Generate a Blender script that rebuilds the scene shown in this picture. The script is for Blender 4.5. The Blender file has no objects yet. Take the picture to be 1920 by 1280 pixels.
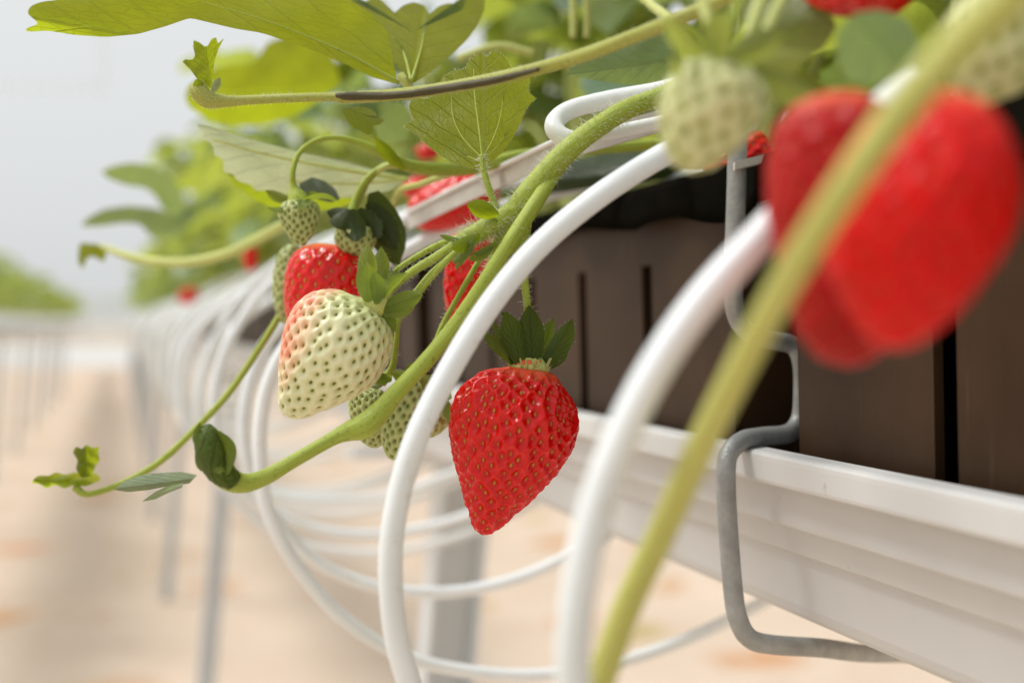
import bpy, math, random
import numpy as np
from mathutils import Vector, Matrix
random.seed(7); rng = np.random.default_rng(7)

# ------------------------------------------------------------------ camera, light, exposure
F = 2666.7                       # focal length in pixels of a 1920 px wide frame (50 mm on 36 mm)
CAMZ = 1.25
PITCH = math.atan(40 / F)        # the horizon lies 40 px above the middle
PSI = math.atan(735 / F)         # the row runs away to the left of the view axis
scene = bpy.context.scene
cam_data = bpy.data.cameras.new('camera')
cam = bpy.data.objects.new('camera', cam_data)
scene.collection.objects.link(cam)
cam.location = (0, 0, CAMZ)
cam.rotation_euler = (math.pi / 2 - PITCH, 0, 0)
cam_data.lens = 50; cam_data.sensor_width = 36
cam_data.clip_start = 0.01; cam_data.clip_end = 600
cam_data.dof.use_dof = True
cam_data.dof.focus_distance = 0.422
cam_data.dof.aperture_fstop = 7.2
scene.camera = cam

SUN_ELEV, SUN_AZ = math.radians(60), math.radians(-82)   # azimuth from the view direction, to the left
world = bpy.data.worlds.new('World'); scene.world = world
world.use_nodes = True
nt = world.node_tree; nt.nodes.clear()
sky = nt.nodes.new('ShaderNodeTexSky'); sky.sky_type = 'NISHITA'; sky.sun_disc = False
sky.sun_elevation = SUN_ELEV; sky.sun_rotation = SUN_AZ
sky.dust_density = 6; sky.air_density = 1.0
hs = nt.nodes.new('ShaderNodeHueSaturation'); hs.inputs['Saturation'].default_value = 0.12
mx = nt.nodes.new('ShaderNodeMix'); mx.data_type = 'RGBA'; mx.inputs[0].default_value = 0.72
mx.inputs[7].default_value = (7.5, 7.75, 7.75, 1)         # even veil of cloud
bg = nt.nodes.new('ShaderNodeBackground'); bg.inputs['Strength'].default_value = 0.121
wo = nt.nodes.new('ShaderNodeOutputWorld')
nt.links.new(sky.outputs[0], hs.inputs['Color']); nt.links.new(hs.outputs[0], mx.inputs[6])
nt.links.new(mx.outputs[2], bg.inputs['Color']); nt.links.new(bg.outputs[0], wo.inputs[0])

sd = bpy.data.lights.new('sun', 'SUN'); sd.energy = 2.6; sd.angle = math.radians(20); sd.color = (1, .97, .92)
sun = bpy.data.objects.new('sun', sd); scene.collection.objects.link(sun)
sv = Vector((math.sin(SUN_AZ) * math.cos(SUN_ELEV), math.cos(SUN_AZ) * math.cos(SUN_ELEV), math.sin(SUN_ELEV)))
sun.rotation_euler = sv.to_track_quat('Z', 'Y').to_euler(); sun.location = (0, 0, 5)

vs = scene.view_settings
scene.display_settings.display_device = 'sRGB'
vs.view_transform = 'Standard'; vs.look = 'None'; vs.gamma = 1; vs.exposure = 0.0; vs.use_curve_mapping = False
scene.cycles.use_denoising = True
scene.cycles.max_bounces = 10; scene.cycles.transparent_max_bounces = 12
scene.cycles.transmission_bounces = 8

# ------------------------------------------------------------------ frames
_c, _s = math.cos(PITCH), math.sin(PITCH)
def P(u, v, d):
    """world point that lies d metres in front of the camera in the direction of photo pixel u, v"""
    x = (u - 960) / F * d; y = -(v - 640) / F * d
    return Vector((x, d * _c + y * _s, CAMZ - d * _s + y * _c))
RIGHT = Vector((1, 0, 0)); UP = Vector((0, _s, _c)); FWD = Vector((0, _c, -_s))
D = Vector((-math.sin(PSI), math.cos(PSI), 0)); N = Vector((math.cos(PSI), math.sin(PSI), 0)); K = Vector((0, 0, 1))
def Rw(s, t, z):
    """row frame: s along the row, t across it, z above camera height"""
    return D * s + N * t + K * (CAMZ + z)
def Hp(u, v, s):
    """point on the cross-plane of the row at s"""
    r = P(u, v, 1) - Vector((0, 0, CAMZ))
    return r * (s / r.dot(D)) + Vector((0, 0, CAMZ))

# ------------------------------------------------------------------ object helpers
C = scene.collection
def tag(o, label=None, cat=None, group=None, kind=None):
    if label: o['label'] = label
    if cat: o['category'] = cat
    if group: o['group'] = group
    if kind: o['kind'] = kind
    return o
def thing(name, label, cat, loc, group=None):
    o = bpy.data.objects.new(name, None); C.objects.link(o); o.location = loc
    o.empty_display_size = 0.01
    return tag(o, label, cat, group)
def obj(name, verts, faces, mats, parent=None, smooth=True, midx=None, uv=None, attr=None, solid=None):
    """verts in world coordinates; the mesh is stored relative to the parent's location"""
    V = np.asarray([tuple(v) for v in verts] if not isinstance(verts, np.ndarray) else verts, dtype=float)
    off = np.array(parent.location) if parent is not None else np.zeros(3)
    org = np.zeros(3)
    if parent is None:
        org = V.mean(axis=0); off = org
    me = bpy.data.meshes.new(name)
    me.from_pydata((V - off).tolist(), [], [tuple(int(i) for i in f) for f in faces])
    if not isinstance(mats, (list, tuple)): mats = [mats]
    for m in mats: me.materials.append(m)
    if smooth: me.polygons.foreach_set('use_smooth', [True] * len(me.polygons))
    if midx is not None: me.polygons.foreach_set('material_index', list(midx))
    if uv is not None:
        l = me.uv_layers.new(name='UVMap')
        vi = np.zeros(len(me.loops), dtype=int); me.loops.foreach_get('vertex_index', vi)
        l.data.foreach_set('uv', np.asarray(uv)[vi].astype(np.float32).ravel())
    if attr is not None:
        for k, a in attr.items():
            at = me.attributes.new(k, 'FLOAT', 'POINT'); at.data.foreach_set('value', np.asarray(a, dtype=np.float32))
    me.update()
    o = bpy.data.objects.new(name, me); C.objects.link(o)
    if parent is not None: o.parent = parent
    else: o.location = org
    if solid and name == 'mulch_film':
        m = o.modifiers.new('thickness', 'SOLIDIFY'); m.thickness = solid; m.offset = 0
    return o

class MB:
    def __init__(self): self.v = []; self.f = []; self.m = []; self.uv = []; self.n = 0
    def add(self, V, Fc, mi=0, uv=None):
        V = np.asarray([tuple(p) for p in V] if not isinstance(V, np.ndarray) else V, dtype=float)
        self.v.append(V); 
        for f in Fc: self.f.append(tuple(i + self.n for i in f)); self.m.append(mi)
        self.uv.append(np.zeros((len(V), 2)) if uv is None else np.asarray(uv)); self.n += len(V)
        return self
    def build(self, name, mats, parent=None, smooth=True, solid=None):
        return obj(name, np.concatenate(self.v), self.f, mats, parent, smooth, self.m, np.concatenate(self.uv), None, solid)

def catmull(pts, n):
    """resample; pts rows of any width"""
    p = np.asarray([list(q) for q in pts], dtype=float)
    if len(p) == 2: return np.array([p[0] + (p[1] - p[0]) * k / (n - 1) for k in range(n)])
    q = np.vstack([2 * p[0] - p[1], p, 2 * p[-1] - p[-2]])
    seg = len(p) - 1; out = []
    for k in range(n):
        x = k / (n - 1) * seg; i = min(int(x), seg - 1); t = x - i
        a, b, c, d = q[i], q[i + 1], q[i + 2], q[i + 3]
        out.append(.5 * ((2 * b) + (-a + c) * t + (2 * a - 5 * b + 4 * c - d) * t * t + (-a + 3 * b - 3 * c + d) * t ** 3))
    return np.array(out)

def tube_geo(path, rad, sides=14, n=None, lump=0.0, cap=True):
    path = np.asarray([list(p) for p in path], float)
    rad = np.asarray(rad if hasattr(rad, '__len__') else [rad] * len(path), float)
    n = n or max(12, (len(path) - 1) * 8)
    pr = catmull(np.hstack([path, rad[:, None]]), n)
    pts, r = pr[:, :3], np.maximum(pr[:, 3], 1e-5)
    T = np.gradient(pts, axis=0); T /= np.linalg.norm(T, axis=1)[:, None] + 1e-12
    ref = np.array([0, 0, 1.]) if abs(T[0][2]) < .9 else np.array([1., 0, 0])
    A = []; a = np.cross(T[0], ref); a /= np.linalg.norm(a)
    for i in range(n):
        a = a - T[i] * a.dot(T[i]); a /= np.linalg.norm(a) + 1e-12; A.append(a)
    A = np.array(A); B = np.cross(T, A)
    th = np.arange(sides) / sides * 2 * np.pi
    rr = r[:, None] * (1 + lump * np.sin(3 * th[None, :] + np.arange(n)[:, None] * .4) * .5 + lump * rng.normal(0, .35, (n, sides)))
    V = pts[:, None, :] + rr[..., None] * (np.cos(th)[None, :, None] * A[:, None, :] + np.sin(th)[None, :, None] * B[:, None, :])
    V = V.reshape(-1, 3); Fc = []
    for i in range(n - 1):
        for j in range(sides):
            k = (j + 1) % sides
            Fc.append((i * sides + j, i * sides + k, (i + 1) * sides + k, (i + 1) * sides + j))
    uv = np.stack([np.repeat(np.arange(n) / (n - 1), sides), np.tile(th / 6.283, n)], 1)
    if cap:
        V = np.vstack([V, pts[0] - T[0] * r[0] * .35, pts[-1] + T[-1] * r[-1] * .35]); uv = np.vstack([uv, [0, 0], [1, 0]])
        a, b = n * sides, n * sides + 1
        for j in range(sides):
            k = (j + 1) % sides
            Fc.append((a, k, j)); Fc.append((b, (n - 1) * sides + j, (n - 1) * sides + k))
    return V, Fc, uv, pts, r, T, A, B

def hairs(mb, pts, r, T, A, B, count, length=.0016, w=.00005, mi=1, lean=.3):
    n = len(pts)
    for _ in range(count):
        x = rng.uniform(0, n - 1.001); i = int(x); f = x - i
        p = pts[i] * (1 - f) + pts[i + 1] * f; th = rng.uniform(0, 2 * np.pi)
        nn = np.cos(th) * A[i] + np.sin(th) * B[i]
        d = nn + T[i] * rng.normal(0, lean) + rng.normal(0, .18, 3); d /= np.linalg.norm(d)
        l = length * rng.uniform(.5, 1.35)
        b0 = p + nn * r[i] * .95; side = np.cross(d, nn + rng.normal(0, .5, 3)); side /= np.linalg.norm(side) + 1e-9
        s2 = np.cross(d, side); bend = rng.normal(0, .18, 3) * l
        mid = b0 + d * l * .55 + bend * .4; tip = b0 + d * l + bend
        V = [b0 + side * w, b0 - side * w * .5 + s2 * w, b0 - side * w * .5 - s2 * w,
             mid + side * w * .7, mid - side * w * .35 + s2 * w * .7, mid - side * w * .35 - s2 * w * .7, tip]
        mb.add(np.array(V), [(0, 1, 4, 3), (1, 2, 5, 4), (2, 0, 3, 5), (3, 4, 6), (4, 5, 6), (5, 3, 6)], mi)

def stem(name, px, mats, parent=None, sides=14, hair=0, hl=.0016, lump=.02, n=None):
    """px rows: u, v, depth, width in px"""
    path = [P(u, v, d) for u, v, d, w in px]; rad = [w * d / F / 2 for u, v, d, w in px]
    V, Fc, uv, pts, r, T, A, B = tube_geo(path, rad, sides, n or max(16, len(px) * 8), lump)
    mb = MB(); mb.add(V, Fc, 0, uv)
    if hair: hairs(mb, pts, r, T, A, B, hair, hl)
    return mb.build(name, mats, parent)

def box_geo(o, ex, ey, ez):
    """o corner, three edge vectors"""
    o = np.array(o, float); ex, ey, ez = (np.array(e, float) for e in (ex, ey, ez))
    V = [o, o + ex, o + ex + ey, o + ey, o + ez, o + ex + ez, o + ex + ey + ez, o + ey + ez]
    return np.array(V), [(3, 2, 1, 0), (4, 5, 6, 7), (0, 1, 5, 4), (1, 2, 6, 5), (2, 3, 7, 6), (3, 0, 4, 7)]

# ------------------------------------------------------------------ materials
def mat(name):
    m = bpy.data.materials.new(name); m.use_nodes = True; n = m.node_tree; n.nodes.clear()
    out = n.nodes.new('ShaderNodeOutputMaterial'); return m, n, out
def L(n, a, b): n.links.new(a, b)
def noise(n, scale, detail=4, coord='Object', rough=.55):
    tc = n.nodes.new('ShaderNodeTexCoord'); t = n.nodes.new('ShaderNodeTexNoise')
    t.inputs['Scale'].default_value = scale; t.inputs['Detail'].default_value = detail; t.inputs['Roughness'].default_value = rough
    L(n, tc.outputs[coord], t.inputs['Vector']); return t
def ramp(n, src, stops):
    r = n.nodes.new('ShaderNodeValToRGB'); e = r.color_ramp.elements
    while len(e) < len(stops): e.new(.5)
    for k, (p, c) in enumerate(stops):
        e[k].position = p; e[k].color = (*c, 1) if len(c) == 3 else c
    L(n, src, r.inputs[0]); return r
def math_(n, op, a, b=None, c=None):
    m = n.nodes.new('ShaderNodeMath'); m.operation = op
    for k, x in enumerate((a, b, c)):
        if x is None: continue
        if isinstance(x, (int, float)): m.inputs[k].default_value = x
        else: L(n, x, m.inputs[k])
    return m.outputs[0]
def mixc(n, fac, a, b, blend='MIX'):
    m = n.nodes.new('ShaderNodeMix'); m.data_type = 'RGBA'; m.blend_type = blend
    if isinstance(fac, (int, float)): m.inputs[0].default_value = fac
    else: L(n, fac, m.inputs[0])
    for k, x in ((6, a), (7, b)):
        if isinstance(x, tuple): m.inputs[k].default_value = (*x[:3], 1)
        else: L(n, x, m.inputs[k])
    return m.outputs[2]
def principled(n, color, rough=.5, spec=.5, sss=0, sssr=(1, .3, .2), sscale=.002, coat=0, metal=0, croughness=.1):
    p = n.nodes.new('ShaderNodeBsdfPrincipled')
    if isinstance(color, tuple): p.inputs['Base Color'].default_value = (*color, 1)
    else: L(n, color, p.inputs['Base Color'])
    if isinstance(rough, (int, float)): p.inputs['Roughness'].default_value = rough
    else: L(n, rough, p.inputs['Roughness'])
    p.inputs['Specular IOR Level'].default_value = spec
    p.inputs['Metallic'].default_value = metal
    p.inputs['Subsurface Weight'].default_value = sss; p.inputs['Subsurface Radius'].default_value = sssr
    p.inputs['Subsurface Scale'].default_value = sscale
    p.inputs['Coat Weight'].default_value = coat; p.inputs['Coat Roughness'].default_value = croughness
    return p
def bump(n, p, h, strength=.3, dist=.001):
    b = n.nodes.new('ShaderNodeBump'); b.inputs['Strength'].default_value = strength; b.inputs['Distance'].default_value = dist
    L(n, h, b.inputs['Height']); L(n, b.outputs[0], p.inputs['Normal']); return b

def simple(name, c1, c2, scale=60, rough=.5, bumps=.15, bd=.0005, **kw):
    m, n, out = mat(name); t = noise(n, scale)
    r = ramp(n, t.outputs['Fac'], [(.35, c1), (.7, c2)])
    p = principled(n, r.outputs[0], rough, **kw)
    if bumps: bump(n, p, noise(n, scale * 6).outputs['Fac'], bumps, bd)
    L(n, p.outputs[0], out.inputs[0]); return m

def leaf_material(name, top, under, trans, vein, tshare=.5, spec=.45, rough=.42, veins=.7):
    """blade: glossy darker upper face, matt paler under face, light shining through, veins by UV (x across -1..1, y along 0..1)"""
    m, n, out = mat(name)
    tc = n.nodes.new('ShaderNodeTexCoord'); sp = n.nodes.new('ShaderNodeSeparateXYZ'); L(n, tc.outputs['UV'], sp.inputs[0])
    X, Y = sp.outputs[0], sp.outputs[1]; ax = math_(n, 'ABSOLUTE', X)
    nz = noise(n, 2.2, 2, 'UV'); wob = math_(n, 'MULTIPLY', math_(n, 'SUBTRACT', nz.outputs['Fac'], .5), .10)
    # lateral veins leave the midrib and run outwards to the tip
    ph = math_(n, 'ADD', math_(n, 'SUBTRACT', Y, math_(n, 'MULTIPLY', math_(n, 'POWER', ax, .85), .52)), wob)
    fr = math_(n, 'ABSOLUTE', math_(n, 'SUBTRACT', math_(n, 'FRACT', math_(n, 'MULTIPLY', ph, 6.5)), .5))
    lat = math_(n, 'SUBTRACT', 1, math_(n, 'SMOOTH_MIN', math_(n, 'MULTIPLY', fr, 14), 1, .3))
    lat = math_(n, 'MAXIMUM', lat, 0)
    mid = math_(n, 'MAXIMUM', math_(n, 'SUBTRACT', 1, math_(n, 'MULTIPLY', ax, 26)), 0)
    # fine net
    vo = n.nodes.new('ShaderNodeTexVoronoi'); vo.feature = 'DISTANCE_TO_EDGE'; vo.inputs['Scale'].default_value = 16
    L(n, tc.outputs['UV'], vo.inputs['Vector'])
    net = math_(n, 'MAXIMUM', math_(n, 'SUBTRACT', 1, math_(n, 'MULTIPLY', vo.outputs['Distance'], 16)), 0)
    vv = math_(n, 'MULTIPLY', math_(n, 'MINIMUM', math_(n, 'ADD', math_(n, 'ADD', math_(n, 'MULTIPLY', lat, .55), mid), math_(n, 'MULTIPLY', net, .22)), 1), veins)
    nb = noise(n, 55, 3); oi = n.nodes.new('ShaderNodeObjectInfo')
    hv = n.nodes.new('ShaderNodeHueSaturation')
    L(n, math_(n, 'ADD', math_(n, 'MULTIPLY', nb.outputs['Fac'], .5), math_(n, 'ADD', math_(n, 'MULTIPLY', oi.outputs['Random'], .4), .55)), hv.inputs['Value'])
    geo = n.nodes.new('ShaderNodeNewGeometry')
    base = mixc(n, geo.outputs['Backfacing'], top, under)
    L(n, base, hv.inputs['Color'])
    col = mixc(n, math_(n, 'MULTIPLY', vv, .55), hv.outputs[0], vein)
    p = principled(n, col, rough, spec)
    h2 = n.nodes.new('ShaderNodeHueSaturation'); h2.inputs['Color'].default_value = (*trans, 1)
    L(n, math_(n, 'ADD', math_(n, 'MULTIPLY', nb.outputs['Fac'], .5), math_(n, 'ADD', math_(n, 'MULTIPLY', oi.outputs['Random'], .35), .58)), h2.inputs['Value'])
    tcol = mixc(n, math_(n, 'MULTIPLY', vv, .45), h2.outputs[0], vein)
    tr = n.nodes.new('ShaderNodeBsdfTranslucent'); L(n, tcol, tr.inputs[0])
    ms = n.nodes.new('ShaderNodeMixShader'); ms.inputs[0].default_value = tshare
    L(n, p.outputs[0], ms.inputs[1]); L(n, tr.outputs[0], ms.inputs[2])
    hgt = math_(n, 'SUBTRACT', math_(n, 'MULTIPLY', nb.outputs['Fac'], .25), vv)
    b = bump(n, p, hgt, .9, .0012); L(n, b.outputs[0], tr.inputs['Normal'])
    L(n, ms.outputs[0], out.inputs[0]); return m

M = {}
M['leaf'] = leaf_material('leaf_green', (.10, .15, .035), (.13, .19, .02), (.52, .60, .014), (.38, .46, .06), .60, .25, .5)
M['leaf_fill'] = leaf_material('leaf_lime', (.10, .17, .05), (.20, .27, .06), (.50, .57, .07), (.46, .52, .15), .54)
M['leaf_pale'] = leaf_material('leaf_pale', (.30, .36, .20), (.42, .47, .27), (.60, .66, .22), (.60, .64, .36), .45)
M['leaf_lit'] = leaf_material('leaf_lit', (.16, .22, .08), (.24, .29, .09), (.52, .58, .09), (.50, .55, .16), .5)
M['leaf_skylit'] = leaf_material('leaf_sky_sheen', (.60, .70, .52), (.56, .66, .46), (.60, .70, .38), (.76, .78, .62), .3)  # pale tone paints in the sky light reflecting off the blade
M['leaf_blue'] = leaf_material('leaf_bluish', (.13, .23, .15), (.24, .33, .20), (.40, .52, .10), (.28, .38, .22), .38, .7, .35)
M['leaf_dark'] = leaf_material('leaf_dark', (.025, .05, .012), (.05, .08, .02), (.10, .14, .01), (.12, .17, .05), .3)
M['sepal_dark'] = leaf_material('sepal_dark', (.045, .08, .012), (.08, .125, .02), (.20, .28, .02), (.20, .26, .08), .38, .3, .5, .5)
M['pale'] = None
M['leaf_curl'] = leaf_material('leaf_curled', (.09, .14, .012), (.14, .20, .02), (.30, .38, .01), (.16, .22, .05), .35)
M['sepal'] = leaf_material('sepal_green', (.085, .14, .022), (.17, .25, .055), (.46, .56, .05), (.34, .42, .14), .46, .35, .5, .35)
def stem_material(name, c1, c2, rough=.5, sss=.3):
    m, n, out = mat(name); tc = n.nodes.new('ShaderNodeTexCoord'); mp = n.nodes.new('ShaderNodeMapping')
    mp.inputs['Scale'].default_value = (3, 26, 1); L(n, tc.outputs['UV'], mp.inputs[0])
    t = n.nodes.new('ShaderNodeTexNoise'); t.inputs['Scale'].default_value = 3; t.inputs['Detail'].default_value = 4; L(n, mp.outputs[0], t.inputs['Vector'])
    r = ramp(n, t.outputs['Fac'], [(.3, c1), (.72, c2)])
    sp = noise(n, 900, 2); r2 = ramp(n, sp.outputs['Fac'], [(.60, (1, 1, 1)), (.72, (.68, .62, .42))])
    p = principled(n, mixc(n, 1, r.outputs[0], r2.outputs[0], 'MULTIPLY'), rough, .4, sss, (.8, 1, .2), .002)
    bump(n, p, t.outputs['Fac'], .35, .0006); L(n, p.outputs[0], out.inputs[0]); return m
M['stem'] = stem_material('stem_green', (.25, .32, .025), (.44, .52, .08))
M['stem_fore'] = stem_material('stem_yellow_green', (.44, .45, .08), (.58, .58, .20))
M['stem_pale'] = stem_material('stem_pale', (.44, .48, .12), (.60, .64, .24))
M['stem_olive'] = stem_material('stem_olive', (.27, .29, .04), (.46, .47, .11))
M['stem_brown'] = stem_material('stem_brown', (.035, .025, .006), (.10, .08, .02))
M['vein'] = stem_material('vein_green', (.30, .36, .04), (.38, .44, .08))
M['hair'] = simple('fine_hair', (.72, .75, .55), (.85, .86, .7), 50, .6, 0)
def berry_material(name, kind):
    m, n, out = mat(name)
    a = n.nodes.new('ShaderNodeAttribute'); a.attribute_name = 'pit'       # 0 in a pit, 1 on the ridges
    g = n.nodes.new('ShaderNodeAttribute'); g.attribute_name = 'along'     # 0 at the calyx, 1 at the tip
    bl = n.nodes.new('ShaderNodeAttribute'); bl.attribute_name = 'blush'
    nz = noise(n, 140, 4)
    if kind in ('red', 'deep'):
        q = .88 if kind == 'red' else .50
        c = ramp(n, a.outputs['Fac'], [(.0, (.56 * q, .006, .002)), (.5, (.80 * q, .004, .003)), (1, (.84 * q, .005, .004))]).outputs[0]
        c = mixc(n, math_(n, 'MULTIPLY', nz.outputs['Fac'], .35), c, (.52 * q, .001, .001))
        neck = ramp(n, g.outputs['Fac'], [(.0, (1, 1, 1)), (.075, (0, 0, 0))]).outputs[0]
        c = mixc(n, neck, c, (.85, .14, .05))
        p = principled(n, c, .20, .28, .08, (1, .05, .02), .002, .22, croughness=.07) if not name.startswith('soft') else principled(n, c, .42, .22, .08, (1, .05, .02), .002)
    elif kind == 'white':
        c = ramp(n, a.outputs['Fac'], [(.0, (.30, .32, .07)), (.45, (.66, .66, .33)), (1, (.78, .77, .50))]).outputs[0]
        pk = ramp(n, a.outputs['Fac'], [(.0, (.60, .10, .04)), (.6, (.86, .25, .13)), (1, (.90, .38, .25))]).outputs[0]
        nk = ramp(n, g.outputs['Fac'], [(.0, (1, 1, 1)), (.28, (0, 0, 0))]).outputs[0]
        c = mixc(n, math_(n, 'MULTIPLY', nk, .7), c, (.50, .58, .18))
        c = mixc(n, bl.outputs['Fac'], c, pk)
        p = principled(n, c, .36, .45, .25, (1, .8, .4), .003, .12, croughness=.25)
    elif kind == 'pale':
        c = ramp(n, a.outputs['Fac'], [(.0, (.30, .34, .08)), (.6, (.52, .55, .24)), (1, (.62, .63, .34))]).outputs[0]
        p = principled(n, c, .45, .4, .2, (.8, 1, .3), .002)
    else:
        c = ramp(n, a.outputs['Fac'], [(.0, (.12, .17, .03)), (.6, (.33, .38, .12)), (1, (.46, .50, .22))]).outputs[0]
        p = principled(n, c, .45, .4, .2, (.8, 1, .3), .002)
    bump(n, p, noise(n, 900, 3).outputs['Fac'], .12, .0003)
    L(n, p.outputs[0], out.inputs[0]); return m
M['red'] = berry_material('ripe_flesh', 'red'); M['white'] = berry_material('unripe_white_flesh', 'white'); M['green'] = berry_material('unripe_green_flesh', 'green')
M['seed_y'] = simple('seed_yellow', (.45, .14, .012), (.62, .30, .03), 300, .35, .1)
M['seed_g'] = simple('seed_green', (.13, .14, .015), (.26, .23, .04), 300, .4, .1)
M['seed_r'] = simple('seed_orange', (.55, .06, .01), (.70, .14, .02), 300, .4, .1)
M['seed_d'] = simple('seed_dark', (.10, .12, .02), (.22, .23, .06), 300, .5, .1)
def hoop_material():
    m, n, out = mat('white_coated_wire'); a = noise(n, 22, 6); b = noise(n, 240, 4); e = noise(n, 9, 3)
    c = ramp(n, a.outputs['Fac'], [(.35, (.80, .85, .88)), (.65, (.87, .91, .94))]).outputs[0]
    d_ = ramp(n, b.outputs['Fac'], [(.62, (1, 1, 1)), (.72, (.80, .76, .66))]).outputs[0]
    g_ = ramp(n, e.outputs['Fac'], [(.50, (1, 1, 1)), (.78, (.80, .80, .74))]).outputs[0]
    c = mixc(n, 1, mixc(n, .6, c, d_, 'MULTIPLY'), g_, 'MULTIPLY')
    p = principled(n, c, ramp(n, a.outputs['Fac'], [(.3, (.3, .3, .3)), (.7, (.5, .5, .5))]).outputs[0], .45); bump(n, p, b.outputs['Fac'], .25, .0004)
    L(n, p.outputs[0], out.inputs[0]); return m
M['hoop'] = hoop_material()
M['strap'] = simple('strap_grey', (.42, .39, .35), (.60, .57, .53), 45, .5, .2)
M['white_paint'] = simple('white_powder_coat', (.74, .76, .77), (.82, .83, .83), 70, .42, .3)
M['ant'] = simple('insect_brown', (.05, .012, .006), (.09, .02, .01), 300, .3, 0)

def plastic_gutter():
    m, n, out = mat('gutter_plastic'); a = noise(n, 7, 5); b = noise(n, 90, 3)
    c = ramp(n, a.outputs['Fac'], [(.3, (.53, .53, .525)), (.7, (.63, .63, .62))]).outputs[0]
    sp = ramp(n, b.outputs['Fac'], [(.70, (1, 1, 1)), (.80, (.72, .66, .56))]).outputs[0]
    c = mixc(n, 1, c, sp, 'MULTIPLY'); p = principled(n, c, .55, .3); bump(n, p, a.outputs['Fac'], .1, .002)
    L(n, p.outputs[0], out.inputs[0]); return m
M['gutter'] = plastic_gutter()
def tray_plastic():
    m, n, out = mat('tray_plastic'); tc = n.nodes.new('ShaderNodeTexCoord'); mp = n.nodes.new('ShaderNodeMapping'); mp.inputs['Scale'].default_value = (60, 60, 3)
    L(n, tc.outputs['Object'], mp.inputs[0]); t = n.nodes.new('ShaderNodeTexNoise'); t.inputs['Scale'].default_value = 6; t.inputs['Detail'].default_value = 6; L(n, mp.outputs[0], t.inputs['Vector'])
    a = noise(n, 18, 5)
    c = ramp(n, a.outputs['Fac'], [(.3, (.030, .015, .007)), (.75, (.058, .031, .015))]).outputs[0]
    sc = ramp(n, t.outputs['Fac'], [(.62, (0, 0, 0)), (.78, (1, 1, 1))]).outputs[0]
    c = mixc(n, math_(n, 'MULTIPLY', sc, .25), c, (.15, .10, .065))
    p = principled(n, c, .50, .12); bump(n, p, t.outputs['Fac'], .12, .0006); L(n, p.outputs[0], out.inputs[0]); return m
M['tray'] = tray_plastic()
M['film'] = simple('black_mulch_film', (.004, .004, .003), (.009, .008, .006), 30, .95, .15, .002, spec=.0)
M['steel'] = simple('galvanised_steel', (.27, .28, .275), (.37, .38, .37), 160, .42, .5, .0006, metal=.2)
M['post'] = simple('galvanised_post', (.66, .69, .71), (.74, .77, .78), 12, .5, .2)
M['soil'] = simple('substrate', (.03, .02, .012), (.10, .07, .045), 200, .9, 1, .004)
M['petal'] = simple('faded_pink', (.72, .42, .38), (.85, .60, .55), 80, .5, .2)

def ground_material():
    m, n, out = mat('sand'); tc = n.nodes.new('ShaderNodeTexCoord')
    a = noise(n, .9, 6); b = noise(n, 5, 5); c0 = noise(n, 3.1, 3); fine = noise(n, 60, 4)
    c = ramp(n, a.outputs['Fac'], [(.32, (.49, .375, .275)), (.62, (.60, .475, .365))]).outputs[0]
    c = mixc(n, math_(n, 'MULTIPLY', b.outputs['Fac'], .5), c, (.66, .56, .47))
    v = n.nodes.new('ShaderNodeTexVoronoi'); v.inputs['Scale'].default_value = 1.7; v.inputs['Randomness'].default_value = 1
    wv = mixc(n, .12, tc.outputs['Object'], b.outputs['Color']); L(n, wv, v.inputs['Vector'])
    spot = ramp(n, v.outputs['Distance'], [(.18, (1, 1, 1)), (.36, (0, 0, 0))]).outputs[0]
    keep = ramp(n, c0.outputs['Fac'], [(.46, (0, 0, 0)), (.52, (1, 1, 1))]).outputs[0]
    lc = mixc(n, v.outputs['Color'], (.55, .22, .10), (.40, .34, .16))
    v2 = n.nodes.new('ShaderNodeTexVoronoi'); v2.inputs['Scale'].default_value = 5; L(n, wv, v2.inputs['Vector'])
    s2 = ramp(n, v2.outputs['Distance'], [(.12, (1, 1, 1)), (.34, (0, 0, 0))]).outputs[0]
    c = mixc(n, math_(n, 'MULTIPLY', math_(n, 'MULTIPLY', s2, b.outputs['Fac']), .55), c, (.44, .31, .20))
    fac = math_(n, 'MULTIPLY', math_(n, 'MULTIPLY', spot, keep), .95)
    c = mixc(n, fac, c, lc)
    p = principled(n, c, .9, .2); bump(n, p, fine.outputs['Fac'], .5, .01); L(n, p.outputs[0], out.inputs[0]); return m
M['sand'] = ground_material()
M['cloth'] = simple('white_ground_cover', (.48, .47, .45), (.60, .59, .56), .8, .7, .2)
def film_material(name='greenhouse_film', clear=.55):
    m, n, out = mat(name); t = noise(n, .35, 3)
    c = ramp(n, t.outputs['Fac'], [(.3, (.70, .76, .77)), (.7, (.85, .88, .88))]).outputs[0]
    d = n.nodes.new('ShaderNodeBsdfDiffuse'); tl = n.nodes.new('ShaderNodeBsdfTranslucent'); tp = n.nodes.new('ShaderNodeBsdfTransparent')
    L(n, c, d.inputs[0]); L(n, c, tl.inputs[0])
    m1 = n.nodes.new('ShaderNodeMixShader'); m1.inputs[0].default_value = .5; L(n, d.outputs[0], m1.inputs[1]); L(n, tl.outputs[0], m1.inputs[2])
    m2 = n.nodes.new('ShaderNodeMixShader'); m2.inputs[0].default_value = clear; L(n, m1.outputs[0], m2.inputs[1]); L(n, tp.outputs[0], m2.inputs[2])
    L(n, m2.outputs[0], out.inputs[0]); return m
M['ghfilm'] = film_material()
M['ghbeam'] = film_material('clear_beam', .86)

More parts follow.
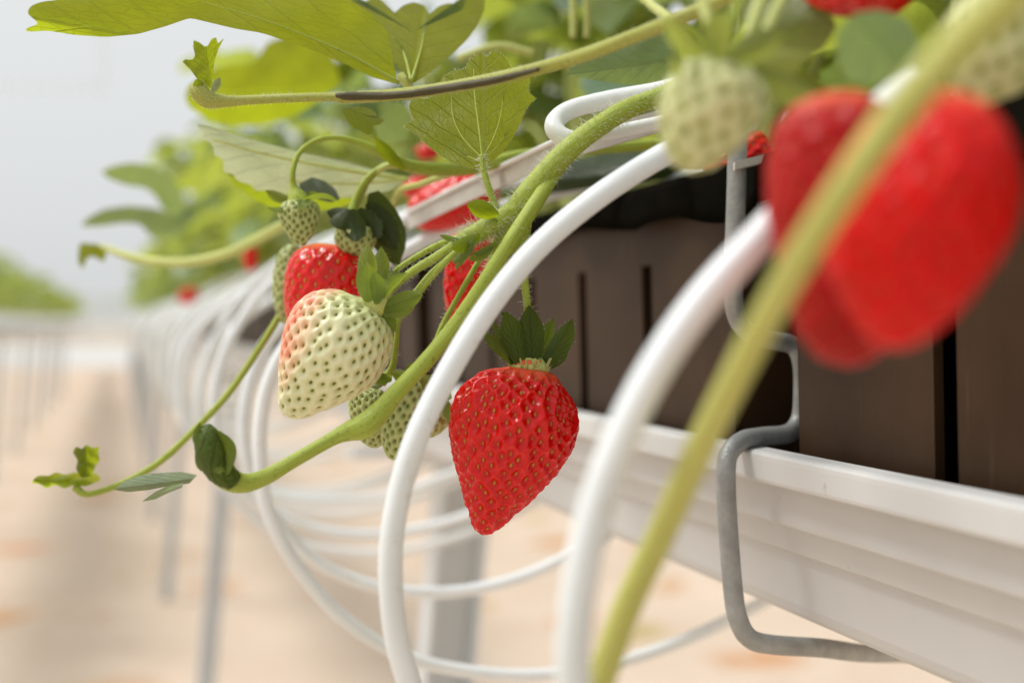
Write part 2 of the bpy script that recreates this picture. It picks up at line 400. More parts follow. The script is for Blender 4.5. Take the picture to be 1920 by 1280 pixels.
# ------------------------------------------------------------------ setting: ground, path, far wall
def grid_sheet(name, x0, x1, y0, y1, z, m, nx=2, ny=2):
    V = [(x0 + (x1 - x0) * i / nx, y0 + (y1 - y0) * j / ny, z) for j in range(ny + 1) for i in range(nx + 1)]
    Fc = [(j * (nx + 1) + i, j * (nx + 1) + i + 1, (j + 1) * (nx + 1) + i + 1, (j + 1) * (nx + 1) + i) for j in range(ny) for i in range(nx)]
    return obj(name, V, Fc, m, None, False)
g = grid_sheet('ground', -250, 250, -60, 450, 0, M['sand'], 4, 4); tag(g, kind='structure')
pth = grid_sheet('path', -60, 12, 38, 70, .004, M['cloth']); tag(pth, kind='structure')
gw = thing('greenhouse_wall', 'pale translucent greenhouse end wall far behind the rows', 'wall', Vector((-10, 82, 0)))
V, Fc = box_geo((-70, 82, 0), (120, 0, 0), (0, .05, 0), (0, 0, 2.7)); obj('film_panel', V, Fc, M['ghfilm'], gw, False)
mb = MB()
for k in range(25):
    V, Fc = box_geo((-70 + 5 * k, 81.8, 0), (.12, 0, 0), (0, .12, 0), (0, 0, 2.8)); mb.add(V, Fc)
mb.build('frame', M['white_paint'], gw, False)
gt = thing('greenhouse_truss', 'faint pale roof beam and hanging strut high at far left', 'beam', P(100, 165, 25))
V, Fc = box_geo(P(-400, 172, 25), RIGHT * 5.5, FWD * .15, K * .18); obj('beam', V, Fc, M['ghbeam'], gt, False)
V, Fc = box_geo(P(181, 178, 25.02), RIGHT * .2, FWD * .1, K * 3.0); obj('strut', V, Fc, M['ghbeam'], gt, False)

# ------------------------------------------------------------------ gutter of the row
def gutter(name, label, t0, sgn, s0, s1, n=60):
    prof = [(.0090, -.060), (.0085, -.0430), (.0080, -.0418), (.0020, -.0420), (.0008, -.0424), (.0001, -.0432), (0, -.0445), (0, -.0505), (.0002, -.0514), (.0009, -.0520), (.0022, -.0522),
            (.0062, -.0523), (.0066, -.0526), (.0072, -.0640), (.0074, -.0652), (.0082, -.0660), (.0096, -.0663), (.0136, -.0664), (.0142, -.0670), (.0176, -.0935), (.0186, -.0965), (.0205, -.0985), (.026, -.1005),
            (.150, -.118), (.276, -.101), (.290, -.085), (.294, -.060), (.297, -.042), (.28, -.040), (.27, -.06), (.25, -.085), (.15, -.100), (.035, -.088), (.013, -.075)]
    ss = s0 + (s1 - s0) * (np.arange(n) / (n - 1)) ** 1.6
    V = []
    for s in ss:
        w = .0006 * math.sin(s * 9) + .0004 * math.sin(s * 23 + 1)
        for a, z in prof:
            V.append(Rw(s, t0 + sgn * (a + w), z + w * .5))
    m = len(prof); Fc = [(i * m + j, i * m + (j + 1) % m, (i + 1) * m + (j + 1) % m, (i + 1) * m + j) for i in range(n - 1) for j in range(m)]
    r = thing(name, label, 'gutter', Rw(1, t0, -.1))
    obj('trough', V, Fc, M['gutter'], r, False)
    return r
gutter('grow_gutter', 'long cream plastic gutter carrying the dark trays at lower right', .197, 1, -.35, 36)
gutter('grow_gutter', 'pale gutter of the neighbouring row at the far left edge', -.72, -1, 4.5, 36)

# posts under the rows
def post(s, t, label, grp, w=.046):
    top = Rw(s, t, -.112); bot = Vector((top.x - .10 * 1.0, top.y, 0))
    r = thing('support_post', label, 'post', bot, grp)
    mb = MB(); ax = N * w; ay = D * w
    # open C section: web and two flanges
    th = .004
    def prism(o, e1, e2):
        V = [bot + o, bot + o + e1, bot + o + e1 + e2, bot + o + e2]; V += [v - bot + top for v in V]
        mb.add(V, [(0, 1, 2, 3), (7, 6, 5, 4), (0, 4, 5, 1), (1, 5, 6, 2), (2, 6, 7, 3), (3, 7, 4, 0)])
    prism(-ax * .5, ax, D * th)
    prism(-ax * .5 - D * (w * .7 + .001), N * th, D * w * .7); prism(ax * .5 - N * th - D * (w * .7 + .001), N * th, D * w * .7)
    mb.build('section', M['post'], r, False)
    V, Fc = box_geo(top - N * .10 - D * .02 - K * .006, N * .24, D * .04, K * .006); obj('cross_bracket', V, Fc, M['post'], r, False)
    return r
names = ['nearest grey steel post standing under the cream gutter', 'second grey steel post under the gutter, thin and blurred below the runner tip',
         'third grey steel post, its foot showing on the sand', 'fourth steel post of the row, pale and blurred']
for k in range(12):
    post(1.22 + 2.65 * k, .29, names[k] if k < 4 else 'far blurred steel post under the strawberry row', 'steel posts under the near row')
for k in range(8):
    post(6.2 + 2.65 * k, -.86, 'blurred steel post under the neighbouring row at far left', 'steel posts under the far left row')

# ------------------------------------------------------------------ trays
TP = .212; PITCH_T = .56
def tray(s0, label):
    """s0 near end; six panels with slots between"""
    r = thing('grow_tray', label, 'tray', Rw(s0 + .25, .30, -.06), 'dark grow trays along the gutter')
    mb = MB(); Lr = .51; np_ = 6; pw = Lr / np_; slot = .0112
    def bx(a0, a1, t0, t1, z0, z1, taper=0):
        V = []
        for z in (z0, z1):
            tt = taper * (z - z0)
            V += [Rw(a0, t0 - tt, z), Rw(a1, t0 - tt, z), Rw(a1, t1, z), Rw(a0, t1, z)]
        mb.add(V, [(3, 2, 1, 0), (4, 5, 6, 7), (0, 1, 5, 4), (1, 2, 6, 5), (2, 3, 7, 6), (3, 0, 4, 7)])
    bx(s0 + .004, s0 + Lr - .004, TP + .055, .470, -.058, .040)                    # inner body
    cols = [s0]
    for k in range(1, np_): cols += [s0 + k * pw - slot / 2, s0 + k * pw + slot / 2]
    cols.append(s0 + Lr); zs = (-.056, .0225, .041)
    def pt(a, z, dep): return Rw(a, TP + dep - .05 * (z + .056) * .5, z)
    def q4(*p): mb.add(list(p), [(0, 1, 2, 3)])
    for i in range(len(cols) - 1):
        a0, a1 = cols[i], cols[i + 1]
        for j in (0, 1):
            if j == 0 and i % 2 == 1: continue
            q4(pt(a0, zs[j], 0), pt(a1, zs[j], 0), pt(a1, zs[j + 1], 0), pt(a0, zs[j + 1], 0))
        if i % 2 == 1:
            q4(pt(a0, zs[1], 0), pt(a1, zs[1], 0), pt(a1, zs[1], .003), pt(a0, zs[1], .003))
        else:
            for a_ in (a0, a1): q4(pt(a_, zs[0], 0), pt(a_, zs[1], 0), pt(a_, zs[1], .003), pt(a_, zs[0], .003))
    for a_ in (s0, s0 + Lr): q4(pt(a_, zs[0], 0), pt(a_, zs[2], 0), Rw(a_, .47, zs[2]), Rw(a_, .47, zs[0]))
    bx(s0 - .002, s0 + Lr + .002, TP - .006, TP + .0128, .0412, .0455)
    o = mb.build('wall', M['tray'], r, False)
    V, Fc = box_geo(Rw(s0 + .01, TP + .015, .040), D * (Lr - .02), N * .24, K * .008); obj('substrate', V, Fc, M['soil'], r, False)
    return r
tl = ['dark brown grow tray at right behind the blurred red berries', 'dark brown slotted tray behind the ripe hanging strawberry',
      'dark tray glimpsed behind the white and green berries']
for k in range(-2, 20):
    s0 = .468 + PITCH_T * k
    tray(s0, tl[k + 1] if -1 <= k <= 1 else 'dark tray of the row seen blurred between the white hoops')

# mulch film with a scalloped hem
mbf = MB(); ns = 900; rows = 7; ss = np.linspace(-.3, 8, ns)
V = []
for s in ss:
    sc = abs(math.sin(s * 42 + 1.2 * math.sin(s * 7))) * .006 + .004 * math.sin(s * 11) + .0025 * math.sin(s * 63)
    w = .0035 * math.sin(s * 42 + 1.2 * math.sin(s * 7)) + .002 * math.sin(s * 90)
    hem = .036 + sc * .7; tp = .0545 + .0008 * math.sin(s * 6)
    for a, (t, z) in enumerate([(.2015 + w * .7, hem), (.2020 + w * .6, hem + .006), (.2025 + w * .35, tp - .004), (.2035 + w * .1, tp - .0008), (.213, tp + .001), (.30, tp + .002 + .004 * math.sin(s * 15)), (.47, tp)]):
        V.append(Rw(s, t, z))
Fc = [(i * rows + j, (i + 1) * rows + j, (i + 1) * rows + j + 1, i * rows + j + 1) for i in range(ns - 1) for j in range(rows - 1)]
fl = obj('mulch_film', V, Fc, M['film'], None, True, solid=.0004); tag(fl, 'black plastic mulch film draped over tray tops with scalloped hem', 'plastic film')

# ------------------------------------------------------------------ galvanised clip
clip = thing('tray_clip', 'bent grey galvanised rod clip hooked over the gutter lip', 'clip', P(1370, 1000, .47))
cp = [(1380, 225, .466), (1382, 300, .466), (1379, 420, .466), (1375, 540, .468), (1383, 596, .472), (1412, 628, .478), (1452, 638, .482), (1488, 648, .484),
      (1503, 680, .484), (1505, 740, .484), (1500, 786, .484), (1478, 812, .480), (1430, 818, .474), (1392, 826, .466), (1366, 852, .460), (1361, 900, .458), (1366, 1000, .458), (1374, 1100, .458),
      (1384, 1160, .458), (1406, 1196, .459), (1450, 1208, .462), (1540, 1214, .474), (1620, 1224, .505), (1710, 1226, .570)]
pp = [P(u, v, d) for u, v, d in cp]
V, Fc, uv, *_ = tube_geo(pp, .0032, 18, 220, .012); obj('rod', V, Fc, M['steel'], clip)
# flat bar end and small plate beside the clip
br = thing('flat_bar', 'short flat metal bar end crossing the grey clip near top right', 'bar', P(1410, 300, .47))
V, Fc = box_geo(P(1378, 318, .458), P(1480, 293, .470) - P(1378, 318, .458), K * .0026, FWD * .004); obj('bar', V, Fc, M['strap'], br, False)
V, Fc = box_geo(P(1424, 382, .474), RIGHT * .0012, P(1434, 318, .474) - P(1424, 382, .474), FWD * .01); 
V = [P(1424, 381, .464), P(1446, 376, .468), P(1446, 318, .468), P(1436, 320, .464)]; V += [v + FWD * .002 for v in V]
obj('plate', V, [(0, 1, 2, 3), (7, 6, 5, 4), (0, 4, 5, 1), (1, 5, 6, 2), (2, 6, 7, 3), (3, 7, 4, 0)], M['strap'], br, False)

# ------------------------------------------------------------------ white hoops
def hoop(px, s, label, r=.003, grp='white wire hoops along the row'):
    path = [Hp(u, v, s) for u, v in px]
    V, Fc, uv, *_ = tube_geo(path, r, 16, len(px) * 10, .004)
    o = obj('wire_hoop', V, Fc, M['hoop']); return tag(o, label, 'hoop', grp)
hoop([(1720, 150), (1625, 232), (1530, 335), (1430, 440), (1320, 560), (1230, 690), (1160, 830), (1112, 970), (1084, 1110), (1074, 1250), (1090, 1400)], .222,
     'widest white hoop, blurred, passing in front of the tray right of the ripe berry', .0030)
hoop([(1410, 225), (1330, 252), (1240, 293), (1120, 370), (1010, 462), (920, 570), (845, 690), (785, 810), (750, 920), (733, 1030), (736, 1140), (752, 1230), (790, 1330), (880, 1470)], .350,
     'white hoop curving down just left of the ripe hanging strawberry', .0031)
Cpx = [(1440, 340), (1300, 325), (1160, 336), (1040, 362), (890, 408), (765, 468), (640, 545), (555, 625), (508, 705), (489, 790), (489, 880), (505, 965), (555, 1058), (640, 1155), (750, 1226),
       (880, 1258), (1020, 1264), (1160, 1240), (1280, 1200), (1390, 1150), (1500, 1090)]
sC = .590
hoop(Cpx, sC, 'white hoop sweeping under the gutter, lowest curve in the photo', .0029)
hoop([(1100, 330), (900, 350), (760, 410), (640, 500), (545, 590), (490, 660), (463, 740), (457, 820), (470, 890), (510, 965), (590, 1050), (700, 1097), (830, 1110), (950, 1090), (1060, 1045), (1180, 980)], .655,
     'white hoop with second lowest curve, ending behind the gutter', .0029)
hoop([(900, 370), (760, 400), (640, 450), (520, 520), (440, 620), (405, 720), (405, 820), (440, 900), (500, 955), (600, 992), (700, 1002), (790, 990), (880, 965), (1000, 915)], .80,
     'white hoop with third lowest curve behind the pale berries', .003)
hoop([(820, 390), (700, 420), (600, 455), (515, 500), (440, 575), (390, 670), (372, 760), (385, 830), (430, 890), (520, 930), (620, 940), (720, 930), (830, 895), (900, 865)], .90,
     'white hoop arching from the leaves behind the half ripe berry', .003)
# the shape of the ring in the row's cross-section, taken from the third hoop and repeated down the row
prof = []
for u, v in Cpx:
    w = Hp(u, v, sC); prof.append((w.dot(N), w.z - CAMZ))
src = None
ringp = [D * 0 + N * t + K * z for t, z in prof]
V, Fc, uv, *_ = tube_geo([N * t + K * (z + CAMZ) for t, z in prof], .003, 10, 90, 0)
sk = .98; k = 0
while sk < 9:
    if src is None:
        src = obj('wire_hoop', V, Fc, M['hoop']); base_loc = src.location.copy(); o = src
    else:
        o = src.copy(); C.objects.link(o)
    o.location = base_loc + D * sk + N * random.uniform(-.012, .012) + K * random.uniform(-.012, .012)
    tag(o, 'blurred white hoop of the receding cluster left of the half ripe berry', 'hoop', 'blurred white hoops receding down the row')
    sk += (.135 if sk < 3 else .20) + random.uniform(-.02, .02); k += 1

# white bent bracket and strap among the leaves
bk = thing('support_bracket', 'white bent metal bracket loop between the stems above the tray', 'bracket', P(1100, 230, .45))
V, Fc, uv, *_ = tube_geo([P(u, v, d) for u, v, d in [(1300, 155, .45), (1230, 172, .45), (1140, 188, .449), (1075, 204, .446), (1044, 224, .442), (1042, 246, .438), (1075, 262, .437), (1130, 252, .438), (1230, 232, .44), (1300, 216, .44)]],
    [.0030] * 3 + [.0029, .0030, .0030, .0027, .0022, .0022, .0022], 16, 90, .01); obj('loop', V, Fc, M['white_paint'], bk)
def ribbon(name, px, h, th, m, parent):
    """px: u, v (upper edge), depth"""
    pts = catmull([list(P(u, v, d)) for u, v, d in px], 30); V = []
    for p in pts:
        p = Vector(p); V += [p, p - K * h, p - K * h + FWD * th, p + FWD * th]
    n = len(pts); Fc = [(i * 4 + j, (i + 1) * 4 + j, (i + 1) * 4 + (j + 1) % 4, i * 4 + (j + 1) % 4) for i in range(n - 1) for j in range(4)] + [(0, 1, 2, 3), ((n - 1) * 4 + 3, (n - 1) * 4 + 2, (n - 1) * 4 + 1, (n - 1) * 4)]
    return obj(name, V, Fc, m, parent, False)
ribbon('strap', [(1300, 190, .449), (1230, 208, .446), (1120, 240, .450), (1040, 264, .458)], .0068, .003, M['strap'], bk)
st = thing('long_strap', 'grey flat strap with white upper edge running left behind the small leaf', 'strap', P(900, 340, .5))
ribbon('strap', [(1045, 262, .470), (950, 308, .50), (860, 350, .54), (765, 398, .58)], .0072, .002, M['strap'], st)
V, Fc, uv, *_ = tube_geo([P(u, v, d) for u, v, d in [(1045, 262, .469), (950, 307, .499), (860, 349, .539), (765, 397, .579)]], .0009, 8, 20, 0); obj('edge', V, Fc, M['white_paint'], st)
ins = thing('insect', 'tiny dark ant on the white bracket', 'insect', P(1165, 233, .435))
for (u, v, r_) in ((1160, 232, .0004), (1165, 233.5, .0003), (1170, 233, .0005)):
    V, Fc, *_ = tube_geo([P(u - 2, v, .4405), P(u, v, .4402), P(u + 2, v, .4405)], [r_ * .5, r_, r_ * .5], 8, 9, 0); obj('body_segment', V, Fc, M['ant'], ins)

# ------------------------------------------------------------------ blades and leaves
def blade(name, base, tip, width, parent, m, roll=0, cup=.25, arch=.12, archdir=None, shape=1.0, nu=9, nv=16, solid=.0003, fuzz=0, fold=0, curl=0, mb=None):
    """pointed blade from base to tip (world points)"""
    base, tip = Vector(base), Vector(tip); ax = tip - base; Ln = ax.length; ax.normalize()
    side = ax.cross(FWD); side.normalize(); side = Matrix.Rotation(roll, 3, ax) @ side; nrm = side.cross(ax)
    ad = nrm if archdir is None else Vector(archdir).normalized()
    V = []; uv = []
    for i in range(nv):
        a = i / (nv - 1)
        w = width * .5 * ((1 - ((.55 - a) / .55) ** 2) * .72 + .28 if a < .55 else (1 - ((a - .55) / .45) ** 2.1))
        w = max(w, width * .02)
        c = base + ax * Ln * a + ad * Ln * arch * math.sin(math.pi * a * .9) + nrm * curl * Ln * a ** 3
        for j in range(nu):
            x = -1 + 2 * j / (nu - 1)
            V.append(c + side * x * w * (1 - .25 * fold * abs(x)) + nrm * (cup * w * (x * x) + fold * abs(x) * w)
                     + nrm * rng.normal(0, .01) * w); uv.append((x * .8, a))
    Fc = [(i * nu + j, i * nu + j + 1, (i + 1) * nu + j + 1, (i + 1) * nu + j) for i in range(nv - 1) for j in range(nu - 1)]
    b = mb or MB(); b.add(V, Fc, 0, uv)
    if fuzz:
        for _ in range(fuzz):
            i = rng.integers(1, nv - 1); e = rng.choice([0, nu - 1]); p = np.array(V[i * nu + e]); c = np.array(V[i * nu + nu // 2])
            d = (p - c) / (np.linalg.norm(p - c) + 1e-9) + rng.normal(0, .3, 3) + np.array(ax) * .6; d /= np.linalg.norm(d); l = .0010 * rng.uniform(.5, 1.2)
            sd_ = np.cross(d, np.array(nrm)); sd_ /= np.linalg.norm(sd_) + 1e-9; w = .000022
            b.add(np.array([p + sd_ * w, p - sd_ * w, p + np.array(nrm) * w, p + d * l]), [(0, 1, 3), (1, 2, 3), (2, 0, 3)], 1)
    if mb: return None
    return b.build(name, [m, M['hair']], parent, True, solid)

def leaf_shape(n=120, teeth=9, depth=.07, obovate=.15):
    """outline of a leaflet: base (0,0), tip (0,1); x up to ~.42"""
    out = []
    for k in range(n):
        ph = -math.pi / 2 + 2 * math.pi * k / n
        x = math.cos(ph); y = math.sin(ph)
        wx = .44 * (1 + obovate * y) * (1 - .10 * max(0, -y))
        px, py = wx * x * abs(math.cos(ph)) ** .05, .5 + .5 * y
        if y < -.2: px *= (1 - .45 * ((-y - .2) / .8) ** 1.5)
        f = (ph + math.pi / 2) / math.pi; f = f if f <= 1 else 2 - f        # 0 base .. 1 tip
        if f > .22:
            s = (f - .22) / .78 * teeth; fr = s - math.floor(s)
            k2 = 1 - depth * (1 - min(1, fr / .75) ** .6 if fr < .75 else (fr - .75) / .25) * 1.0
            px *= k2; py = .5 + (py - .5) * k2
        out.append((px, py))
    return out

def leaflet_geo(mb, base, tip, nrm, wscale=1.0, shape=None, rings=7, cup=.25, arch=.1, fold=.15, wave=.02, mi=0, droop=0):
    base, tip = Vector(base), Vector(tip); ax = tip - base; Ln = ax.length; ax = ax / Ln
    nrm = Vector(nrm); nrm = nrm - ax * nrm.dot(ax); nrm.normalize(); side = ax.cross(nrm)
    shape = shape or leaf_shape(72); n = len(shape); V = []; uv = []
    ph0 = rng.uniform(0, 6)
    def place(x, y):
        z = cup * x * x * 1.6 + arch * math.sin(math.pi * max(0, min(1, y))) + fold * abs(x) + wave * math.sin(y * 17 + abs(x) * 9 + ph0) * min(1, abs(x) * 4) - droop * y * y
        return base + ax * (y * Ln) + side * (x * wscale * Ln) + nrm * (z * Ln)
    V.append(place(0, .45)); uv.append((0, .45))
    for r in range(1, rings + 1):
        q = (r / rings) ** .85
        for x, y in shape:
            X, Y = x * q, .45 + (y - .45) * q
            V.append(place(X, Y)); uv.append((X * 2.2, Y))
    Fc = [(0, 1 + (j + 1) % n, 1 + j) for j in range(n)]
    for r in range(rings - 1):
        a, b = 1 + r * n, 1 + (r + 1) * n
        for j in range(n):
            k = (j + 1) % n; Fc.append((a + j, a + k, b + k, b + j))
    mb.add(V, [f[::-1] for f in Fc], mi, uv)

def leaf_outline(name, poly, base, tip, d_base, d_tip, m, parent, cup=.1, fold=.1, rings=16, n=220, wave=.01, sidegrad=0, solid=.00035, fuzz=0, smooth_poly=True, centre=None):
    """leaf from an outline in photo pixels; depth runs from d_base to d_tip along base->tip"""
    poly = [np.array(p, float) for p in poly]; pl = poly + [poly[0]]
    # resample by arc length
    seg = [np.linalg.norm(pl[i + 1] - pl[i]) for i in range(len(poly))]; tot = sum(seg); pts = []; i = 0; acc = 0
    for k in range(n):
        t = tot * k / n
        while t > acc + seg[i]: acc += seg[i]; i += 1
        pts.append(pl[i] + (pl[i + 1] - pl[i]) * ((t - acc) / seg[i]))
    pts = np.array(pts)
    if smooth_poly:
        sm = pts.copy()
        for _ in range(2): sm = .5 * sm + .25 * (np.roll(sm, 1, 0) + np.roll(sm, -1, 0))
        pts = sm
    b, t = np.array(base, float), np.array(tip, float); ax = t - b; Ln = np.linalg.norm(ax); ax /= Ln; sd_ = np.array([ax[1], -ax[0]])
    c = np.array(centre, float) if centre is not None else b + (t - b) * .48; V = []; uv = []
    wid = max(abs((pts - b) @ sd_))
    def place(p):
        y = (p - b) @ ax / Ln; x = (p - b) @ sd_ / wid
        d = d_base + (d_tip - d_base) * y + sidegrad * x
        px2m = d / F * Ln
        d -= px2m * (cup * x * x * -1 + fold * -abs(x) + wave * math.sin(y * 16 + abs(x) * 5) * min(1, abs(x) * 3))
        return P(p[0], p[1], d), (x * .9, y)
    q0 = place(c); V.append(q0[0]); uv.append(q0[1])
    for r in range(1, rings + 1):
        q = r / rings
        for p in pts:
            w = place(c + (p - c) * q); V.append(w[0]); uv.append(w[1])
    Fc = [(0, 1 + (j + 1) % n, 1 + j) for j in range(n)]
    for r in range(rings - 1):
        a, e = 1 + r * n, 1 + (r + 1) * n
        for j in range(n):
            k = (j + 1) % n; Fc.append((a + j, a + k, e + k, e + j))
    mb = MB(); mb.add(V, Fc, 0, uv)
    if fuzz:
        last = 1 + (rings - 1) * n
        for _ in range(fuzz):
            j = rng.integers(0, n); p = np.array(V[last + j]); q = np.array(V[1 + (rings - 3) * n + j]); d = (p - q) / (np.linalg.norm(p - q) + 1e-9) + rng.normal(0, .35, 3)
            d /= np.linalg.norm(d); l = .0009 * rng.uniform(.5, 1.3); s_ = np.cross(d, np.array(FWD)); s_ /= np.linalg.norm(s_) + 1e-9; w = .00003
            mb.add(np.array([p + s_ * w, p - s_ * w, p + np.array(FWD) * w, p + d * l]), [(0, 1, 3), (1, 2, 3), (2, 0, 3)], 1)
    return mb.build(name, [m, M['hair']], parent, True, solid)

# ------------------------------------------------------------------ generic plants
def make_plant(seed, n_leaf, azlim, reach=(.10, .20), size=(.055, .085), hmax=.25):
    """plant at the origin; azimuth 0 = outwards over the hoops (-t), pi = back"""
    st_ = random.Random(seed); r = thing('strawberry_plant', None, 'plant', Vector((0, 0, 0)))
    for k in range(n_leaf):
        az = st_.uniform(*azlim); out = -N * math.cos(az) + D * math.sin(az)
        rc = st_.uniform(*reach); hgt = st_.uniform(.04, hmax)
        tip = out * rc + K * hgt
        mb = MB(); path = [Vector((0, 0, 0)), out * rc * .25 + K * hgt * .55, out * rc * .65 + K * hgt * .95, tip]
        V, Fc, uv, *_ = tube_geo(path, [.0022, .0018, .0015, .0012], 6, 12, 0); mb.add(V, Fc, 1, uv)
        L_ = st_.uniform(*size); tilt = st_.uniform(-.45, .45)
        side = out.cross(K).normalized()
        nr = (K * 1 + out * st_.uniform(-.3, .6) + side * st_.uniform(-.4, .4)).normalized()
        mi = 0 if st_.random() < .8 else 2
        sh = leaf_shape(60, 8, .09)
        for a in (0, 1.15, -1.15):
            dr = (out * math.cos(a) + side * math.sin(a) + K * tilt).normalized()
            leaflet_geo(mb, tip + dr * .004, tip + dr * L_ * (1 if a == 0 else .88), nr, 1.0, sh, 4, st_.uniform(.1, .5), st_.uniform(0, .12), st_.uniform(.1, .35), .02, mi, st_.uniform(0, .2))
        mb.build('leaf', [M['leaf_fill'], M['stem_pale'], M['leaf_blue']], r)
    return r
def copy_plant(src_, loc, rz, sc, label, grp):
    r = src_.copy(); C.objects.link(r); r.location = loc; r.rotation_euler = (0, 0, rz); r.scale = (sc, sc, sc)
    tag(r, label, 'plant', grp)
    for ch in [c for c in bpy.data.objects if c.parent == src_]:
        c = ch.copy(); C.objects.link(c); c.parent = r
    return r
protos = [make_plant(q, 22, (-math.pi, math.pi), (.07, .20)) for q in (11, 23, 31)]
back = [make_plant(q, 20, (math.pi * .42, math.pi * 1.58), (.02, .14), hmax=.30) for q in (41, 47, 53)]
used = set()
def plant(p, loc, rz, sc, label, grp):
    if p.name not in used:
        used.add(p.name); p.location = loc; p.rotation_euler = (0, 0, rz); p.scale = (sc,) * 3; tag(p, label, 'plant', grp); return p
    return copy_plant(p, loc, rz, sc, label, grp)
G1 = 'leafy plants along the near row'
for k in range(6):        # nearest: leaves kept above and behind the tray
    s = .36 + .15 * k
    plant(back[k % 3], Rw(s, .31 + .02 * (k % 2), .045), random.uniform(-.25, .25), 1.0, 'leafy plant rising from the tray behind the bracket and hanging berries', G1)
s = 1.2; k = 0
while s < 14:
    plant(protos[k % 3], Rw(s, .27 + random.uniform(-.02, .05), .045), random.uniform(0, 6.28), random.uniform(.85, 1.05),
          'leafy strawberry plant growing further down the near row', G1)
    s += .17 if s < 3 else .38; k += 1
s = 6.0
while s < 24:
    plant(protos[k % 3], Rw(s, -.78, .03), random.uniform(0, 6.28), random.uniform(1.0, 1.25), 'blurred leafy plant of the neighbouring row at far left', 'leafy plants along the far left row')
    s += .55; k += 1

# ------------------------------------------------------------------ strawberries
def inter(poly, o, d):
    """signed distances along d where line o + k d crosses polygon"""
    ks = []
    for i in range(len(poly)):
        a, b = poly[i], poly[(i + 1) % len(poly)]
        e = b - a; den = d[0] * e[1] - d[1] * e[0]
        if abs(den) < 1e-9: continue
        w = a - o; k = (w[0] * e[1] - w[1] * e[0]) / den; t = (w[0] * d[1] - w[1] * d[0]) / den
        if 0 <= t <= 1: ks.append(k)
    return ks
def fruit(parent, outline, top, tip, d, kind, spacing=.0042, pit=.0007, res=(220, 180), flat=.95, seed_mat=None, seedsz=(.0006, .0009), blush=None, name='fruit', lean=0, twist=0, fuzz=0, seed_out=.25, sig=.32):
    pc = catmull(list(outline) + [outline[0]], len(outline) * 10)[:-1]
    top, tip = np.array(top, float), np.array(tip, float); ax = tip - top; Ln = np.linalg.norm(ax); ax /= Ln; pr = np.array([-ax[1], ax[0]])
    # extents along the axis
    a_all = (pc - top) @ ax; a0, a1 = a_all.min(), a_all.max()
    nA, nT = res
    q = (1 - np.cos(np.linspace(0, np.pi, nA))) / 2; q = .35 * q + .65 * np.linspace(0, 1, nA) if False else q
    st_ = a0 + (a1 - a0) * q; Lw = []; Rw_ = []
    for a in st_:
        aa = min(max(a, a0 + .02), a1 - .02); ks = inter(pc, top + ax * aa, pr); Lw.append(min(ks) if ks else 0); Rw_.append(max(ks) if ks else 0)
    Lw, Rw_ = np.array(Lw), np.array(Rw_)
    cen, rad = (Lw + Rw_) / 2, (Rw_ - Lw) / 2
    rad[0] = rad[-1] = .01 * rad.max()
    sc = d / F; ex = np.array(RIGHT); ey = -np.array(UP); ez = np.array(FWD)
    A3 = ax[0] * ex + ax[1] * ey; P3 = pr[0] * ex + pr[1] * ey
    O = np.array(P(top[0], top[1], d)); th = np.arange(nT) / nT * 2 * np.pi
    Z = lean * (st_ - st_.mean()) * sc
    Cn = O + (st_[:, None] * A3 + cen[:, None] * P3) * sc + Z[:, None] * ez
    V = Cn[:, None, :] + (rad * sc)[:, None, None] * (np.cos(th)[None, :, None] * P3 + np.sin(th)[None, :, None] * ez * flat)
    # gentle lumps
    hA = (st_ - a0) / (a1 - a0)
    lump = 1 + .018 * np.sin(3 * th[None, :] + 4 * hA[:, None]) + .012 * np.sin(5 * th[None, :] - 7 * hA[:, None])
    V = Cn[:, None, :] + (V - Cn[:, None, :]) * lump[..., None]
    dT = np.roll(V, -1, 1) - np.roll(V, 1, 1); dA = np.gradient(V, axis=0)
    Nn = np.cross(dA, dT); Nn /= np.linalg.norm(Nn, axis=2)[..., None] + 1e-12
    out = V - Cn[:, None, :]
    if (Nn * out).sum() < 0: Nn = -Nn
    Nn[0] = -A3; Nn[-1] = A3
    # seeds spread evenly by area on a golden spiral
    arc = np.concatenate([[0], np.cumsum(np.sqrt(np.diff(rad) ** 2 + np.diff(st_) ** 2))]) * sc
    dar = 2 * np.pi * rad * sc * np.gradient(arc); cum = np.cumsum(dar); area = cum[-1]; cum = cum / area
    ns_ = int(area / (spacing ** 2 * .88)); ga = np.pi * (3 - 5 ** .5); S = []; SN = []; ST = []
    for i in range(ns_):
        f = (i + .5) / ns_; k = np.searchsorted(cum, f); k = min(k, nA - 2)
        if hA[k] < .035: continue
        t = (i * ga + twist + rng.normal(0, .035)) % (2 * np.pi); k = int(np.clip(k + rng.normal(0, .09) * spacing / (arc[-1] / nA), 1, nA - 2)); j = int(t / (2 * np.pi) * nT) % nT
        S.append(V[k, j]); SN.append(Nn[k, j]); tv = V[min(k + 1, nA - 1), j] - V[k - 1, j]; ST.append(tv / (np.linalg.norm(tv) + 1e-12))
    S, SN, ST = np.array(S), np.array(SN), np.array(ST)
    Vf = V.reshape(-1, 3); Nf = Nn.reshape(-1, 3); pitv = np.ones(len(Vf)); disp = np.zeros(len(Vf))
    for c0 in range(0, len(Vf), 8000):
        v = Vf[c0:c0 + 8000]; df = v[:, None, :] - S[None]; d2 = (df ** 2).sum(2)
        # elongated along the growth direction
        al = (df * ST[None]).sum(2); d2e = d2 - .42 * al ** 2
        m1 = np.sqrt(d2e.min(1)); x = m1 / spacing
        e = np.exp(-(x / sig) ** 2); disp[c0:c0 + 8000] = -e * pit + pit * .35 * np.clip((x - .25) / .3, 0, 1)
        pitv[c0:c0 + 8000] = np.clip(1 - np.exp(-(x / (sig * .9)) ** 2), 0, 1)
